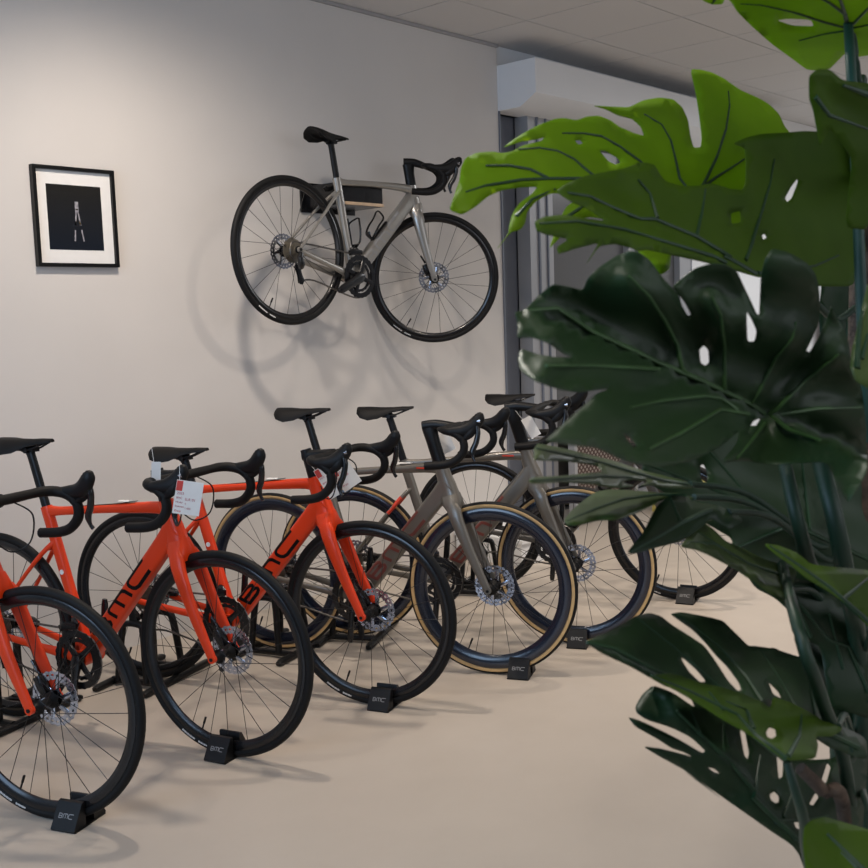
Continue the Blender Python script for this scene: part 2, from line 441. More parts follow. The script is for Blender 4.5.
    sd = obj('saddle', 'saddle', sad, M['tape'], root, PM)
    for s in (-1, 1):
        obj('saddle_rail', ('rail', s), lambda: MB().sweep([(sx(.97) - .095, s * .030, .948), (sx(.97) - .07, s * .024, .930), (sx(.97) - .02, s * .022, .926), (sx(.97) + .035, s * .020, .929), (sx(.97) + .085, s * .012, .947), (sx(.97) + .10, s * .008, .952)], .0035, n=8), M['black'], sd, I)
    # cockpit
    tall = stemtype == 'tall'
    bx, bz = (.845 if tall else .868, .915 + barh)                      # clamp
    def stem():
        b = MB()
        zt = bz + .004
        if tall:
            b.sweep([(xs(zh - .002), 0, zh - .002), (xs(zh * .5 + bz * .5), 0, zh * .5 + bz * .5), (xs(bz) + .004, 0, bz - .004)], [(.026, .022), (.026, .021), (.030, .021)], e=2.6, n=18)
            b.sweep([(xs(bz) - .022, 0, bz + .002), (xs(bz) + .03, 0, bz + .008), (bx, 0, bz)], [(.020, .020), (.020, .021), (.017, .024)], e=2.6, n=16)
        else:
            b.cyl((xs(zh - .002), 0, zh - .002), (xs(zt), 0, zt + .012), .0205, n=20)
            b.sweep([(xs(bz) - .01, 0, bz - .006), (xs(bz) + .05, 0, bz - .002), (bx, 0, bz)], [(.021, .020), (.017, .017), (.020, .024)], e=2.6, n=16)
        return b
    sm = obj('stem', ('stem', tall, barh, zh), stem, M['black'], root, S)
    z0 = bz
    def bars():
        b = MB()
        for s in (-1, 1):
            top = [(bx, 0, z0), (bx, s * .06, z0), (bx - .002, s * .13, z0 + .001), (bx + .004, s * .175, z0 + .002), (bx + .03, s * .203, z0 - .001), (bx + .07, s * .209, z0 - .012), (bx + .098, s * .211, z0 - .040), (bx + .098, s * .212, z0 - .078), (bx + .066, s * .214, z0 - .112), (bx + .02, s * .216, z0 - .127), (bx - .05, s * .218, z0 - .132)]
            rr = [.0155, .0155, .0145 if not tall else (.009, .018), .0155 if not tall else (.011, .018), .016, .016, .0155, .0155, .0155, .0155, .0155]
            b.sweep(top, rr, side=(0, 0, 1) if False else (1, 0, 0), n=12, sub=4)
        return b
    hb = obj('handlebar', ('bar', tall, barh), bars, M['tape'], root, S, 'black drop handlebar wrapped in tape')
    for s in (-1, 1):
        def hood():
            b = MB(); y = s * .2095
            b.sweep([(bx + .045, y, z0 - .004), (bx + .085, y, z0 - .002), (bx + .118, y - s * .004, z0 + .006), (bx + .142, y - s * .010, z0 + .026), (bx + .154, y - s * .013, z0 + .044), (bx + .156, y - s * .014, z0 + .058), (bx + .155, y - s * .014, z0 + .066)], [(.017, .015), (.022, .016), (.026, .0165), (.025, .0165), (.023, .0165), (.017, .013), (.006, .006)], n=14)
            b.sweep([(bx + .10, y, z0 - .03), (bx + .125, y, z0 - .008), (bx + .14, y - s * .006, z0 + .02)], [(.012, .010), (.018, .013), (.015, .012)], n=10)
            return b
        hd = obj('shifter_hood', ('hood', s, tall, barh), hood, M['plast'], hb, I)
        def lever():
            b = MB(); y = s * .2055
            b.sweep([(bx + .146, y, z0 + .028), (bx + .153, y, z0 - .005), (bx + .146, y + s * .004, z0 - .045), (bx + .133, y + s * .008, z0 - .075), (bx + .137, y + s * .011, z0 - .100), (bx + .145, y + s * .013, z0 - .112)], [(.008, .009), (.010, .010), (.011, .009), (.011, .008), (.006, .005), (.0065, .0055)], n=10)
            return b
        obj('brake_lever', ('lever', s, tall, barh), lever, M['gloss'], hb, I)
        obj('lever_cap', ('lcap', s, tall, barh), lambda: MB().cyl((bx + .152, s * .2055, z0 + .034), (bx + .164, s * .2055, z0 + .036), .0085, n=14), M['steel'], hb, I, 'small silver cap on lever pivot')
    if not tall:
        for s in (-1, 1):
            obj('brake_hose', ('hose', s, barh), lambda: MB().sweep([(bx + .01, s * .05, z0 - .012), (bx + .05, s * .075, z0 - .05), (bx + .035, s * .075, z0 - .13), (xs(.78) + .06, s * .045, .76), (xs(.79) + .025, s * .018, .80)], .0026, n=6, sub=6), M['plast'], hb, I)
    # drive train
    def ringm():
        b = MB()
        b.ring((BB.x, -.052, BB.z), .079, .101, .0045, n=100, teeth=1, td=.0028)
        b.ring((BB.x, -.046, BB.z), .060, .072, .003, n=72, teeth=1, td=.0028)
        for k in range(4):
            a = math.radians(45 + 90 * k + crank - 270 + 180)
            d = V((math.cos(a), 0, math.sin(a))); c = V((BB.x, -.052, BB.z))
            b.sweep([c + d * .01, c + d * .05, c + d * .088], [(.015, .005), (.011, .005), (.014, .004)], n=8, e=3)
        b.cyl((BB.x, -.044, BB.z), (BB.x, -.062, BB.z), .022, n=20)
        return b
    cr = obj('crankset', ('ring', crank), ringm, M['gloss'], root, I)
    for s in (-1, 1):
        a = math.radians(crank if s < 0 else crank + 180)
        def arm():
            b = MB(); d = V((math.cos(a), 0, math.sin(a))); c = V((BB.x, s * .062, BB.z))
            b.sweep([c - d * .018, c + d * .01, c + d * .08 + V((0, s * .008, 0)), c + d * .155 + V((0, s * .012, 0)), c + d * .182 + V((0, s * .012, 0))], [(.012, .008), (.030 if crank == -150 else .021, .011), (.023 if crank == -150 else .0135, .0075), (.020 if crank == -150 else .013, .007), (.009, .006)], e=2.8, n=12)
            return b
        obj('crank_arm', ('arm', s, crank), arm, M['gloss'], cr, I)
    def chn():
        b = MB(); y = -.049
        rt, rb = .1015, .032
        P = [(BB.x + .0, y, BB.z + rt), (BB.x + .072, y, BB.z + .072), (BB.x + rt, y, BB.z), (BB.x + .072, y, BB.z - .072), (BB.x, y, BB.z - rt), (BB.x - .08, y, BB.z - rt + .004), (.12, y + .006, .215), (.045, y + .010, .205)]
        b.sweep(P, (.0042, .0035), n=6, sub=4)
        b.sweep([(BB.x, y, BB.z + rt), (.2, y + .006, (BB.z + rt + RW + rb) / 2 + .004), (0, y + .010, RW + rb + .004), (-.03, y + .01, RW + .015), (-.03, y + .01, RW - .02), (-.01, y + .010, RW - .04), (.02, y + .01, .27)], (.0042, .0035), n=6, sub=4)
        return b
    obj('chain', 'chain', chn, M['chain'], cr, I)
    def rd():
        b = MB(); y = -.042
        b.sweep([(.0, -.078, .325), (-.006, -.080, .300), (.006, -.076, .272), (.014, -.066, .258)], [(.012, .008), (.014, .010), (.017, .013), (.012, .01)], n=10, e=2.6)
        for yy in (-.046, -.032):
            b.sweep([(.012, yy, .272), (.028, yy, .235), (.044, yy, .198)], [(.015, .0014), (.010, .0014), (.016, .0014)], n=8)
        for p in ((.014, .268), (.043, .202)): b.ring((p[0], -.039, p[1]), .004, .0135, .004, n=22, teeth=1, td=.0015)
        return b
    obj('rear_derailleur', 'rd', rd, M['gloss'], root, I)
    obj('front_derailleur', 'fd', lambda: MB().sweep([(sx(.39) - .002, -.020, .392), (sx(.39) + .01, -.034, .40), (sx(.385) + .03, -.042, .388)], [(.012, .010), (.013, .010), (.010, .006)], n=10).sweep([(.33, -.055, .372), (.365, -.056, .384), (.41, -.056, .386)], [(.012, .0012), (.013, .0012), (.010, .0012)], n=8).sweep([(.33, -.046, .372), (.365, -.047, .384), (.41, -.047, .386)], [(.012, .0012), (.013, .0012), (.010, .0012)], n=8), M['gloss'], root, I)
    obj('brake_caliper', 'rcal', lambda: MB().sweep([(.055, .050, .352), (.085, .050, .345), (.115, .050, .338)], [(.014, .012), (.018, .014), (.012, .010)], e=3, n=12), M['gloss'], root, I)
    if cages:
        def cage(o, d, nrm):
            b = MB()
            b.sweep([o - d * .07 + nrm * .004, o + d * .07 + nrm * .004], [(.004, .012), (.004, .012)], n=8, sub=1)
            for s in (-1, 1):
                b.sweep([o - d * .06 + nrm * .006, o - d * .055 + nrm * .03 + V((0, s * .03, 0)), o - d * .01 + nrm * .045 + V((0, s * .037, 0)), o + d * .04 + nrm * .05 + V((0, s * .036, 0)), o + d * .06 + nrm * .075 + V((0, s * .012, 0))], [(.004, .007), (.005, .006), (.005, .005), (.004, .005), (.004, .005)], n=8)
            b.sweep([o + d * .06 + nrm * .074 + V((0, -.013, 0)), o + d * .063 + nrm * .078, o + d * .06 + nrm * .074 + V((0, .013, 0))], .004, n=8)
            b.sweep([o - d * .065 + nrm * .004, o - d * .072 + nrm * .03, o - d * .06 + nrm * .05], [(.004, .012), (.004, .014), (.004, .012)], n=8)
            return b
        std = V((-1 / STT, 0, 1)).normalized(); stn = V((std.z, 0, -std.x))
        obj('bottle_cage', 'cage1', lambda: cage(V((sx(.47), 0, .47)) + stn * .021, std, stn), M['gloss'], root, I)
        obj('bottle_cage', 'cage2', lambda: cage(DT0 + DTD * .27 + DTN * .033, DTD, DTN), M['gloss'], root, I)
    return root
# ------------------------------------------------------------------ camera
F_PX = 1074.3
CX = V((0.6745588, -0.7374411, -0.0339266)); CU = V((0.1013036, 0.0469471, 0.9937472)); CF = V((0.7312373, 0.6737778, -0.1063741))
C0 = V((0, 0, 1.385))
cam_d = bpy.data.cameras.new('camera'); cam = bpy.data.objects.new('camera', cam_d); COL.objects.link(cam)
mm = Matrix(((CX.x, CU.x, -CF.x, C0.x), (CX.y, CU.y, -CF.y, C0.y), (CX.z, CU.z, -CF.z, C0.z), (0, 0, 0, 1)))
cam.matrix_world = mm
cam_d.sensor_width = 36; cam_d.lens = F_PX / 868 * 36; cam_d.clip_start = .05
SC.camera = cam
cam_d.dof.use_dof = True; cam_d.dof.focus_distance = 4.2; cam_d.dof.aperture_fstop = 14
def ray(x, y): return CF + CX * ((x - 434) / F_PX) - CU * ((y - 434) / F_PX)
def at(x, y, d): return C0 + ray(x, y) * d          # a point d metres ahead of the lens

# ------------------------------------------------------------------ the room
YW = 4.112; ZC = 2.98; XE = 5.12
def wallmat(name, col, s=90, st=.10):
    return mat(name, col, .85, noise=(3, .015, 3), bump=(s, st, .002))
m_wall = wallmat('painted_wallpaper', (.64, .61, .58)); m_white = mat('white_lacquered_metal', (.78, .79, .80), .35, noise=(4, .01, 2))
m_grey_metal = mat('grey_window_metal', (.37, .375, .39), .45, .2, noise=(6, .03, 2)); m_dark_metal = mat('dark_grey_metal', (.15, .165, .20), .45, .1, noise=(6, .03, 2))
m_farwall = wallmat('far_white_wall', (.80, .80, .80))
def floor_mat():
    m = bpy.data.materials.new('poured_floor'); m.use_nodes = True; nt = m.node_tree; b = nt.nodes['Principled BSDF']
    tc = nt.nodes.new('ShaderNodeTexCoord'); n = nt.nodes.new('ShaderNodeTexNoise'); n.inputs['Scale'].default_value = 2.2; n.inputs['Detail'].default_value = 8; n.inputs['Roughness'].default_value = .6
    nt.links.new(tc.outputs['Object'], n.inputs['Vector']); r = nt.nodes.new('ShaderNodeValToRGB')
    r.color_ramp.elements[0].position = .3; r.color_ramp.elements[1].position = .72
    r.color_ramp.elements[0].color = (.455, .400, .340, 1); r.color_ramp.elements[1].color = (.50, .442, .378, 1)
    nt.links.new(n.outputs['Fac'], r.inputs['Fac']); nt.links.new(r.outputs['Color'], b.inputs['Base Color'])
    n2 = nt.nodes.new('ShaderNodeTexNoise'); n2.inputs['Scale'].default_value = 9; n2.inputs['Detail'].default_value = 6; nt.links.new(tc.outputs['Object'], n2.inputs['Vector'])
    mr = nt.nodes.new('ShaderNodeMapRange'); mr.inputs['To Min'].default_value = .36; mr.inputs['To Max'].default_value = .52
    nt.links.new(n2.outputs['Fac'], mr.inputs['Value']); nt.links.new(mr.outputs['Result'], b.inputs['Roughness'])
    b.inputs['Specular IOR Level'].default_value = .35
    bp = nt.nodes.new('ShaderNodeBump'); bp.inputs['Strength'].default_value = .08; bp.inputs['Distance'].default_value = .004
    nt.links.new(n2.outputs['Fac'], bp.inputs['Height']); nt.links.new(bp.outputs['Normal'], b.inputs['Normal'])
    return m
def struct(name, b, mats, label):
    o = obj(name, None, b, mats); o['kind'] = 'structure'; tag(o, label); return o
X0, X1, Y0 = -2.5, 11.5, -3.5
struct('floor', MB().box(((X0 + X1) / 2, (Y0 + 5.2) / 2, -.05), (X1 - X0, 5.2 - Y0, .1)), floor_mat(), 'smooth poured beige grey floor')
struct('wall_back', MB().box(((X0 + XE) / 2, YW + .1, ZC / 2), (XE - X0, .2, ZC)), m_wall, 'pale grey beige wall the bicycle hangs on')
struct('trim_1', MB().box((XE + .005, YW + .06, 1.3), (.010, .14, 2.6)), m_dark_metal, 'dark thin edge strip where the pale wall ends')
def ceil_mat():
    m = bpy.data.materials.new('ceiling_tiles'); m.use_nodes = True; nt = m.node_tree; b = nt.nodes['Principled BSDF']
    b.inputs['Base Color'].default_value = (.60, .585, .575, 1); b.inputs['Roughness'].default_value = .9
    tc = nt.nodes.new('ShaderNodeTexCoord'); n = nt.nodes.new('ShaderNodeTexNoise'); n.inputs['Scale'].default_value = 160; n.inputs['Detail'].default_value = 2
    nt.links.new(tc.outputs['Object'], n.inputs['Vector']); bp = nt.nodes.new('ShaderNodeBump'); bp.inputs['Strength'].default_value = .25; bp.inputs['Distance'].default_value = .003
    nt.links.new(n.outputs['Fac'], bp.inputs['Height']); nt.links.new(bp.outputs['Normal'], b.inputs['Normal'])
    return m
cb = MB(); T = .605; xa = 4.845 - T * 12; ya = 3.675 - T * 12
i = 0
while xa + T * i < X1:
    j = 0
    while ya + T * j < 5.0:
        x, y = xa + T * i + T / 2, ya + T * j + T / 2
        cb.box((x, y, ZC + .012), (T - .007, T - .007, .02)); j += 1
    i += 1
cb.box(((X0 + X1) / 2, (Y0 + 5.0) / 2, ZC + .055), (X1 - X0, 5.0 - Y0, .06))
gb = MB()
i = 0
while xa + T * i < X1: gb.box((xa + T * i, (Y0 + 5) / 2, ZC + .016), (.010, 5 - Y0, .016)); i += 1
j = 0
while ya + T * j < 5: gb.box(((X0 + X1) / 2, ya + T * j, ZC + .0155), (X1 - X0, .010, .016)); j += 1
ce = struct('ceiling', cb, ceil_mat(), 'suspended ceiling of off-white square tiles')
obj('ceiling_grid', None, gb, mat('ceiling_grid_paint', (.25, .24, .235), .6, noise=(5, .02, 2)), ce)
struct('trim_2', MB().box(((X0 + XE) / 2, YW - .008, ZC - .008), (XE - X0, .016, .016)), mat('edge_profile', (.36, .35, .35), .6, noise=(5, .02, 2)), 'thin edge profile between pale wall and ceiling')
# white casing of the roller shutter, running on from the end of the wall
bm_ = MB(); XB = 8.3
prof = [(YW + .05, 2.86), (3.83, 2.86), (3.83, 2.665), (3.945, 2.60), (YW + .05, 2.60)]
vs = [V((x, p[0], p[1])) for x in (XE, XB) for p in prof]; n = 5
bm_.add(vs, [(0, 1, 2, 3, 4), (9, 8, 7, 6, 5)] + [(k, k + n, (k + 1) % n + n, (k + 1) % n) for k in range(n)], 0, False)
bm_.box(((XE + XB) / 2, YW + .02, 2.92), (XB - XE - .002, .02, .12))
struct('trim_3', bm_, m_white, 'long white box casing high up beyond the wall end')
# window front under the casing
wf = MB()
def vbar(b, x0, x1, y, d, z0=0, z1=2.60, mi=0): b.box(((x0 + x1) / 2, y, (z0 + z1) / 2), (x1 - x0, d, z1 - z0), mi)
vbar(wf, XE + .012, 5.38, YW + .10, .02, mi=1)
vbar(wf, 5.38, 5.62, YW + .03, .10); vbar(wf, 5.46, 5.475, YW - .025, .012, mi=1); vbar(wf, 5.55, 5.56, YW - .025, .012, mi=1)
vbar(wf, 6.55, 6.63, YW + .05, .08); vbar(wf, 7.25, 7.42, YW + .05, .08); wf.box(((5.62 + 7.3) / 2, YW + .05, 2.54), (1.7, .08, .12), 1)
wf.box(((5.62 + 7.3) / 2, YW + .05, .05), (1.7, .08, .10), 0)
wf.box(((XE + 7.42) / 2, YW + .16, 1.45), (7.42 - XE, .02, 2.9), 1)
w1 = struct('window_1', wf, [m_grey_metal, m_dark_metal], 'tall grey metal window front beyond the end of the wall')
m_glass = mat('tinted_window_glass', (.11, .11, .112), .25, 0, spec=.5, noise=(2, .02, 2))
obj('window_pane', None, MB().box((6.09, YW + .06, 1.3), (.92, .008, 2.36)), m_glass, w1, label='dark tinted pane')
obj('window_pane', None, MB().box((6.94, YW + .06, 1.3), (.62, .008, 2.36)), m_glass, w1, label='dark tinted pane')
struct('wall_right', MB().box(((7.42 + X1) / 2, YW + .1, ZC / 2), (X1 - 7.42, .2, ZC)), m_farwall, 'bright white wall far behind the plant')
struct('wall_far', MB().box((X1 + .1, (Y0 + 5) / 2, ZC / 2), (.2, 5 - Y0, ZC)), m_farwall, 'far white end wall')
def weave():
    m = bpy.data.materials.new('brown_perforated_panel'); m.use_nodes = True; nt = m.node_tree; b = nt.nodes['Principled BSDF']; b.inputs['Roughness'].default_value = .6
    tc = nt.nodes.new('ShaderNodeTexCoord'); mp = nt.nodes.new('ShaderNodeMapping'); mp.inputs['Rotation'].default_value = (0, math.radians(45), 0); mp.inputs['Scale'].default_value = (34, 34, 34)
    ck = nt.nodes.new('ShaderNodeTexVoronoi'); ck.inputs['Randomness'].default_value = 0; ck.inputs['Scale'].default_value = 1
    nt.links.new(tc.outputs['Object'], mp.inputs['Vector']); nt.links.new(mp.outputs['Vector'], ck.inputs['Vector'])
    r = nt.nodes.new('ShaderNodeValToRGB'); r.color_ramp.elements[0].position = .40; r.color_ramp.elements[1].position = .50
    r.color_ramp.elements[0].color = (.28, .24, .21, 1); r.color_ramp.elements[1].color = (.055, .025, .018, 1)
    nt.links.new(ck.outputs['Distance'], r.inputs['Fac']); nt.links.new(r.outputs['Color'], b.inputs['Base Color']); return m
b = MB(); b.box((6.0, 3.99, .42), (.72, .02, .62)); bpn = obj('perforated_screen', None, b, weave()); tag(bpn, 'low dark brown perforated screen standing before the grey window front', 'screen')
b = MB()
for x in (5.64, 6.36): b.box((x, 3.99, .37), (.03, .05, .74))
b.box((6.0, 3.99, .735), (.75, .05, .02)); b.box((6.0, 3.99, .10), (.70, .03, .03))
obj('screen_frame', None, b, m_grey_metal, bpn, Matrix())
b = MB(); b.box((4.86, 3.86, .065), (.50, .48, .13)); b.box((4.86, 3.855, .14), (.52, .50, .02))
pl = obj('low_plinth', None, b, m_white); tag(pl, 'low white plinth on the floor at the foot of the wall end', 'plinth')
b = MB(); b.box((6.75, 3.75, .08), (.6, .30, .16)); yb = obj('yellow_crate', None, b, mat('dull_yellow_board', (.50, .43, .12), .6, noise=(10, .1, 3))); tag(yb, 'dull yellow low box on floor behind the last bicycles', 'box')
b = MB(); b.box((10.3, 3.95, .72), (1.4, .06, 1.44)); db = obj('display_board', None, b, mat('mauve_brown_board', (.24, .18, .16), .7, noise=(6, .05, 2))); tag(db, 'brownish display board seen through leaf gaps at far right', 'board')
# ------------------------------------------------------------------ framed print
m_frame = mat('black_lacquer_frame', (.005, .005, .005), .35, spec=.25, noise=(8, .1, 2))
pf = MB(); px0, px1, pz0, pz1 = 2.142, 2.506, 1.648, 2.050; fw_ = .0145; yf = YW - .013
for (a, b_, c, d) in ((px0, px1, pz1 - fw_, pz1), (px0, px1, pz0, pz0 + fw_)): pf.box(((a + b_) / 2, yf, (c + d) / 2), (b_ - a, .026, d - c))
for (a, b_) in ((px0, px0 + fw_), (px1 - fw_, px1)): pf.box(((a + b_) / 2, yf, (pz0 + pz1) / 2), (b_ - a, .026, pz1 - pz0 - 2 * fw_))
pic = empty('framed_picture', ((px0 + px1) / 2, YW - .001, pz0)); tag(pic, 'small black framed dark print with white mount on the wall', 'picture')
PI_ = Matrix.Translation(-pic.location)
obj('picture_frame', None, pf, m_frame, pic, PI_)
obj('picture_mount', None, MB().box(((px0 + px1) / 2, YW - .008, (pz0 + pz1) / 2), (px1 - px0 - .03, .008, pz1 - pz0 - .03)), M['paper'], pic, PI_, 'white card mount')
def printmat():
    m = bpy.data.materials.new('dark_print'); m.use_nodes = True; nt = m.node_tree; b = nt.nodes['Principled BSDF']; b.inputs['Roughness'].default_value = .12
    tc = nt.nodes.new('ShaderNodeTexCoord'); sp = nt.nodes.new('ShaderNodeSeparateXYZ'); nt.links.new(tc.outputs['Generated'], sp.inputs[0])
    r = nt.nodes.new('ShaderNodeValToRGB'); r.color_ramp.elements[0].color = (.008, .011, .018, 1); r.color_ramp.elements[1].color = (.016, .015, .013, 1)
    nt.links.new(sp.outputs['Z'], r.inputs['Fac']); nt.links.new(r.outputs['Color'], b.inputs['Base Color']); return m
pr = obj('print', None, MB().box((2.3225, YW - .0125, 1.848), (.243, .001, .262)), printmat(), pic, PI_, 'nearly black photographic print')
g = MB()
def lin(b, pts, w, mi):
    for k in range(len(pts) - 1):
        p, q = V(pts[k]), V(pts[k + 1]); t = (q - p).normalized(); nn = V((-t.y, t.x)) * w / 2
        b.add([V((2.3225 + a.x, YW - .0133, 1.848 + a.y)) for a in (p + nn, q + nn, q - nn, p - nn)], [(0, 1, 2, 3)], mi, False)
lin(g, [(.008, .065), (.008, .025)], .016, 0); lin(g, [(.008, .037), (.008, .030)], .012, 1)
lin(g, [(.004, .025), (-.002, -.03)], .006, 0); lin(g, [(.012, .025), (.022, -.03)], .006, 0)
lin(g, [(.000, -.014), (-.002, -.03)], .006, 1); lin(g, [(.018, -.014), (.021, -.028)], .006, 1)
lin(g, [(-.004, -.05), (-.008, -.095)], .006, 0); lin(g, [(.024, -.048), (.032, -.095)], .006, 0)
obj('print_figure', None, g, [mat('print_grey', (.28, .27, .30), .5, noise=(90, .5, 2)), mat('print_ochre', (.35, .25, .10), .5, noise=(90, .4, 2))], pr, Matrix(), 'pale forked shape in middle of print')

# ------------------------------------------------------------------ bicycles
BK = [  # name, rear contact, heading, steering, saddle height, ...
    ('A', (1.088, 3.765), -71.3, 3.4, .970, 'red', 'mid', 'orange red road bicycle nearest the camera, cut off by left edge'),
    ('B', (1.723, 3.735), -73.9, 0, 1.026, 'red', 'mid', 'orange red road bicycle second from the left, its whole front wheel in view'),
    ('C', (2.278, 3.68), -70.3, 0.2, .934, 'red', 'mid', 'third orange red road bicycle from the left, next to the tan-tyred grey ones'),
    ('D', (2.836, 3.555), -72.1, 7, 1.043, 'grey', 'deep', 'taupe grey road bicycle with tan-walled tyres beside the last red one'),
    ('E', (3.172, 3.44), -61.9, -3.5, 1.021, 'grey', 'deep', 'taupe grey road bicycle with tan-walled tyres, partly behind plant leaf tips'),
    ('F', (4.081, 3.479), -64.98, -10, 1.008, 'dark', 'mid', 'dark bicycle with plain black tyres at end of row behind the plant')]
BIKES = {}
for nm, (x, y), h, st, sz, paint, kind, lab in BK:
    tall = paint == 'grey'
    BIKES[nm] = bike('road_bicycle', V((x, y, 0)), math.radians(h), math.radians(st), sz, paint, kind, {'D': .052, 'E': .088}.get(nm, .0), lab,
                     group='road bicycles standing in a row along the wall', stemtype='tall' if tall else 'low', letter='redink' if tall else 'ink')
WM = Matrix.Translation((3.660, 3.845, 1.929)) @ Matrix.Rotation(math.radians(1.5), 4, 'Z') @ Matrix.Rotation(math.radians(6.89), 4, 'Y') @ Matrix.Translation((-.4, 0, -.6))
BIKES['W'] = bike('road_bicycle', None, 0, math.radians(-46.4), .93, 'silver', 'wide', -.02, 'silver grey road bicycle hanging on the wall from a black bracket', stemtype='tall', crank=-150, base_m=WM, cages=True, letter='greyink', zh=.79, zs=.725)

# wall bracket
wb = empty('wall_bicycle_bracket', (3.70, YW, 1.945)); tag(wb, 'black box-shaped wall bracket carrying the silver bicycle', 'bike bracket')
WBI = Matrix.Translation(-wb.location)
b = MB(); x0, x1, y0, z0, z1 = 3.575, 3.875, 3.866, 1.950, 2.055
b.box(((x0 + x1) / 2, y0 + .004, (z0 + z1) / 2 + .004), (x1 - x0, .008, z1 - z0 - .008))
b.box((x0 + .004, (y0 + YW) / 2, (z0 + z1) / 2), (.008, YW - y0, z1 - z0)); b.box((x1 - .004, (y0 + YW) / 2, (z0 + z1) / 2), (.008, YW - y0, z1 - z0))
b.box(((x0 + x1) / 2, YW - .006, (z0 + z1) / 2), (x1 - x0 + .06, .012, z1 - z0 + .04))
b.box(((x0 + x1) / 2, (y0 + YW) / 2, z0 + .004), (x1 - x0, YW - y0, .008))
obj('bracket_body', None, b, M['gloss'], wb, WBI)
obj('wooden_ledge', None, MB().box(((x0 + x1) / 2, y0 - .004, z0 + .007), (x1 - x0 - .01, .016, .014)), mat('light_oak', (.62, .45, .30), .55, noise=(14, .15, 4)), wb, WBI, 'light wooden strip along lower edge')
b = MB()
for yy in (3.90,): b.sweep([(3.52, yy, 2.03), (3.535, yy, 2.02), (3.59, yy, 2.035)], [(.012, .010)] * 3, n=8)
obj('side_cradle', None, b, M['plast'], wb, WBI)

# ------------------------------------------------------------------ stands
def chock(bx, st, label, off=0):
    """wedge plate that holds a front wheel"""
    S = steer_matrix(st); mw = bx @ S; p = mw @ V((WB, 0, RW)); d = (mw.to_3x3() @ V((1, 0, 0))); d.z = 0; d.normalize(); ang = math.atan2(d.y, d.x); p = p + d * off
    r = empty('wheel_chock', (p.x, p.y, 0), ang); tag(r, label, 'wheel chock', 'wheel chocks under the front wheels')
    def body():
        b = MB()
        b.box((0, 0, .002), (.085, .13, .004))
        for s in (-1, 1):
            vs = [V((x, s * y, z)) for x in (-.04, .04) for y, z in ((.066, 0), (.070, .006), (.030, .072), (.020, .074), (.0175, .070), (.0175, .0))]
            n = 6
            b.add(vs, [tuple(range(n)), tuple(range(n, 2 * n))[::-1]] + [(k, k + n, (k + 1) % n + n, (k + 1) % n) for k in range(n)], 0, False)
        return b
    bd = obj('chock_body', 'chock', body, M['stand'], r, Matrix())
    def lab():
        b = MB()
        for s in (-1,):
            # lettering lies on the sloping side plate
            e1 = V((0, -(.070 - .030), -(.072 - .006))); L = e1.length; dn = e1.normalized()
            nrm = V((0, -(.072 - .006), .040)).normalized()
            for ch, o in (('B', 0), ('M', 1.9), ('C', 4.2)):
                for stp in LET[ch][1]:
                    pts = [V((-.024 + (o + q[0]) * .0078, 0, 0)) + V((0, -.050, .039)) - dn * ((q[1] - .5) * .012) + nrm * .0006 for q in stp]
                    for k in range(len(pts) - 1):
                        t = (pts[k + 1] - pts[k]).normalized(); w = nrm.cross(t) * .0011
                        b.add([pts[k] + w, pts[k + 1] + w, pts[k + 1] - w, pts[k] - w], [(0, 1, 2, 3)], 0, False)
        return b
    obj('chock_lettering', 'chockl', lab, M['greyink'], bd, Matrix(), 'small grey lettering')
    return r
def rear_stand(bx, label):
    p = bx @ V((0, 0, 0)); d = bx.to_3x3() @ V((1, 0, 0)); ang = math.atan2(d.y, d.x)
    r = empty('rear_wheel_stand', (p.x, p.y, 0), ang); tag(r, label, 'bike stand', 'black stands holding the rear wheels')
    def base():
        b = MB()
        for x in (-.10, .13):
            b.sweep([(x, -.215, .012), (x, -.20, .014), (x, .20, .014), (x, .215, .012)], [(.009, .012), (.013, .015), (.013, .015), (.009, .012)], side=(1, 0, 0), n=10, sub=1, e=3)
        for y in (-.105, .105): b.sweep([(-.10, y, .02), (.13, y, .02)], [(.012, .012)] * 2, n=10, sub=1, e=3)
        return b
    obj('stand_base', 'sbase', base, M['stand'], r, Matrix())
    for s in (-1, 1):
        def loop():
            b = MB()
            b.sweep([(-.068, s * .112, .02), (-.060, s * .104, .12), (-.050, s * .094, .215), (-.034, s * .090, .243), (.034, s * .090, .243), (.050, s * .094, .215), (.060, s * .104, .12), (.068, s * .112, .02)], [(.012, .014)] * 8, n=10, e=3)
            b.sweep([(0, s * .088, .24), (0, s * .088, .30), (0, s * .087, .335)], [(.020, .006), (.016, .006), (.016, .006)], n=8, sub=1, e=3)
            b.cyl((0, s * .080, RW), (0, s * .100, RW), .017, n=16)
            return b
        obj('stand_arm', ('sloop', s), loop, M['stand'], r, Matrix())
    return r
order = {'A': 'under the cut-off red bicycle at far left', 'B': 'of the second red bicycle from the left', 'C': 'of the third red bicycle', 'D': 'of the nearer tan-tyred grey bicycle', 'E': 'of the farther tan-tyred grey bicycle', 'F': 'of the black-tyred bicycle at end of row'}
for nm, (x, y), h, st, sz, paint, kind, lab in BK:
    bx = Matrix.Translation((x, y, 0)) @ Matrix.Rotation(math.radians(h), 4, 'Z')
    chock(bx, math.radians(st), 'small black lettered wedge holding the front wheel ' + order[nm], {'A': .09, 'B': -.01, 'C': .05, 'D': .11, 'E': .01, 'F': .05}[nm])
    rear_stand(bx, 'black tubular stand at the rear wheel ' + order[nm])

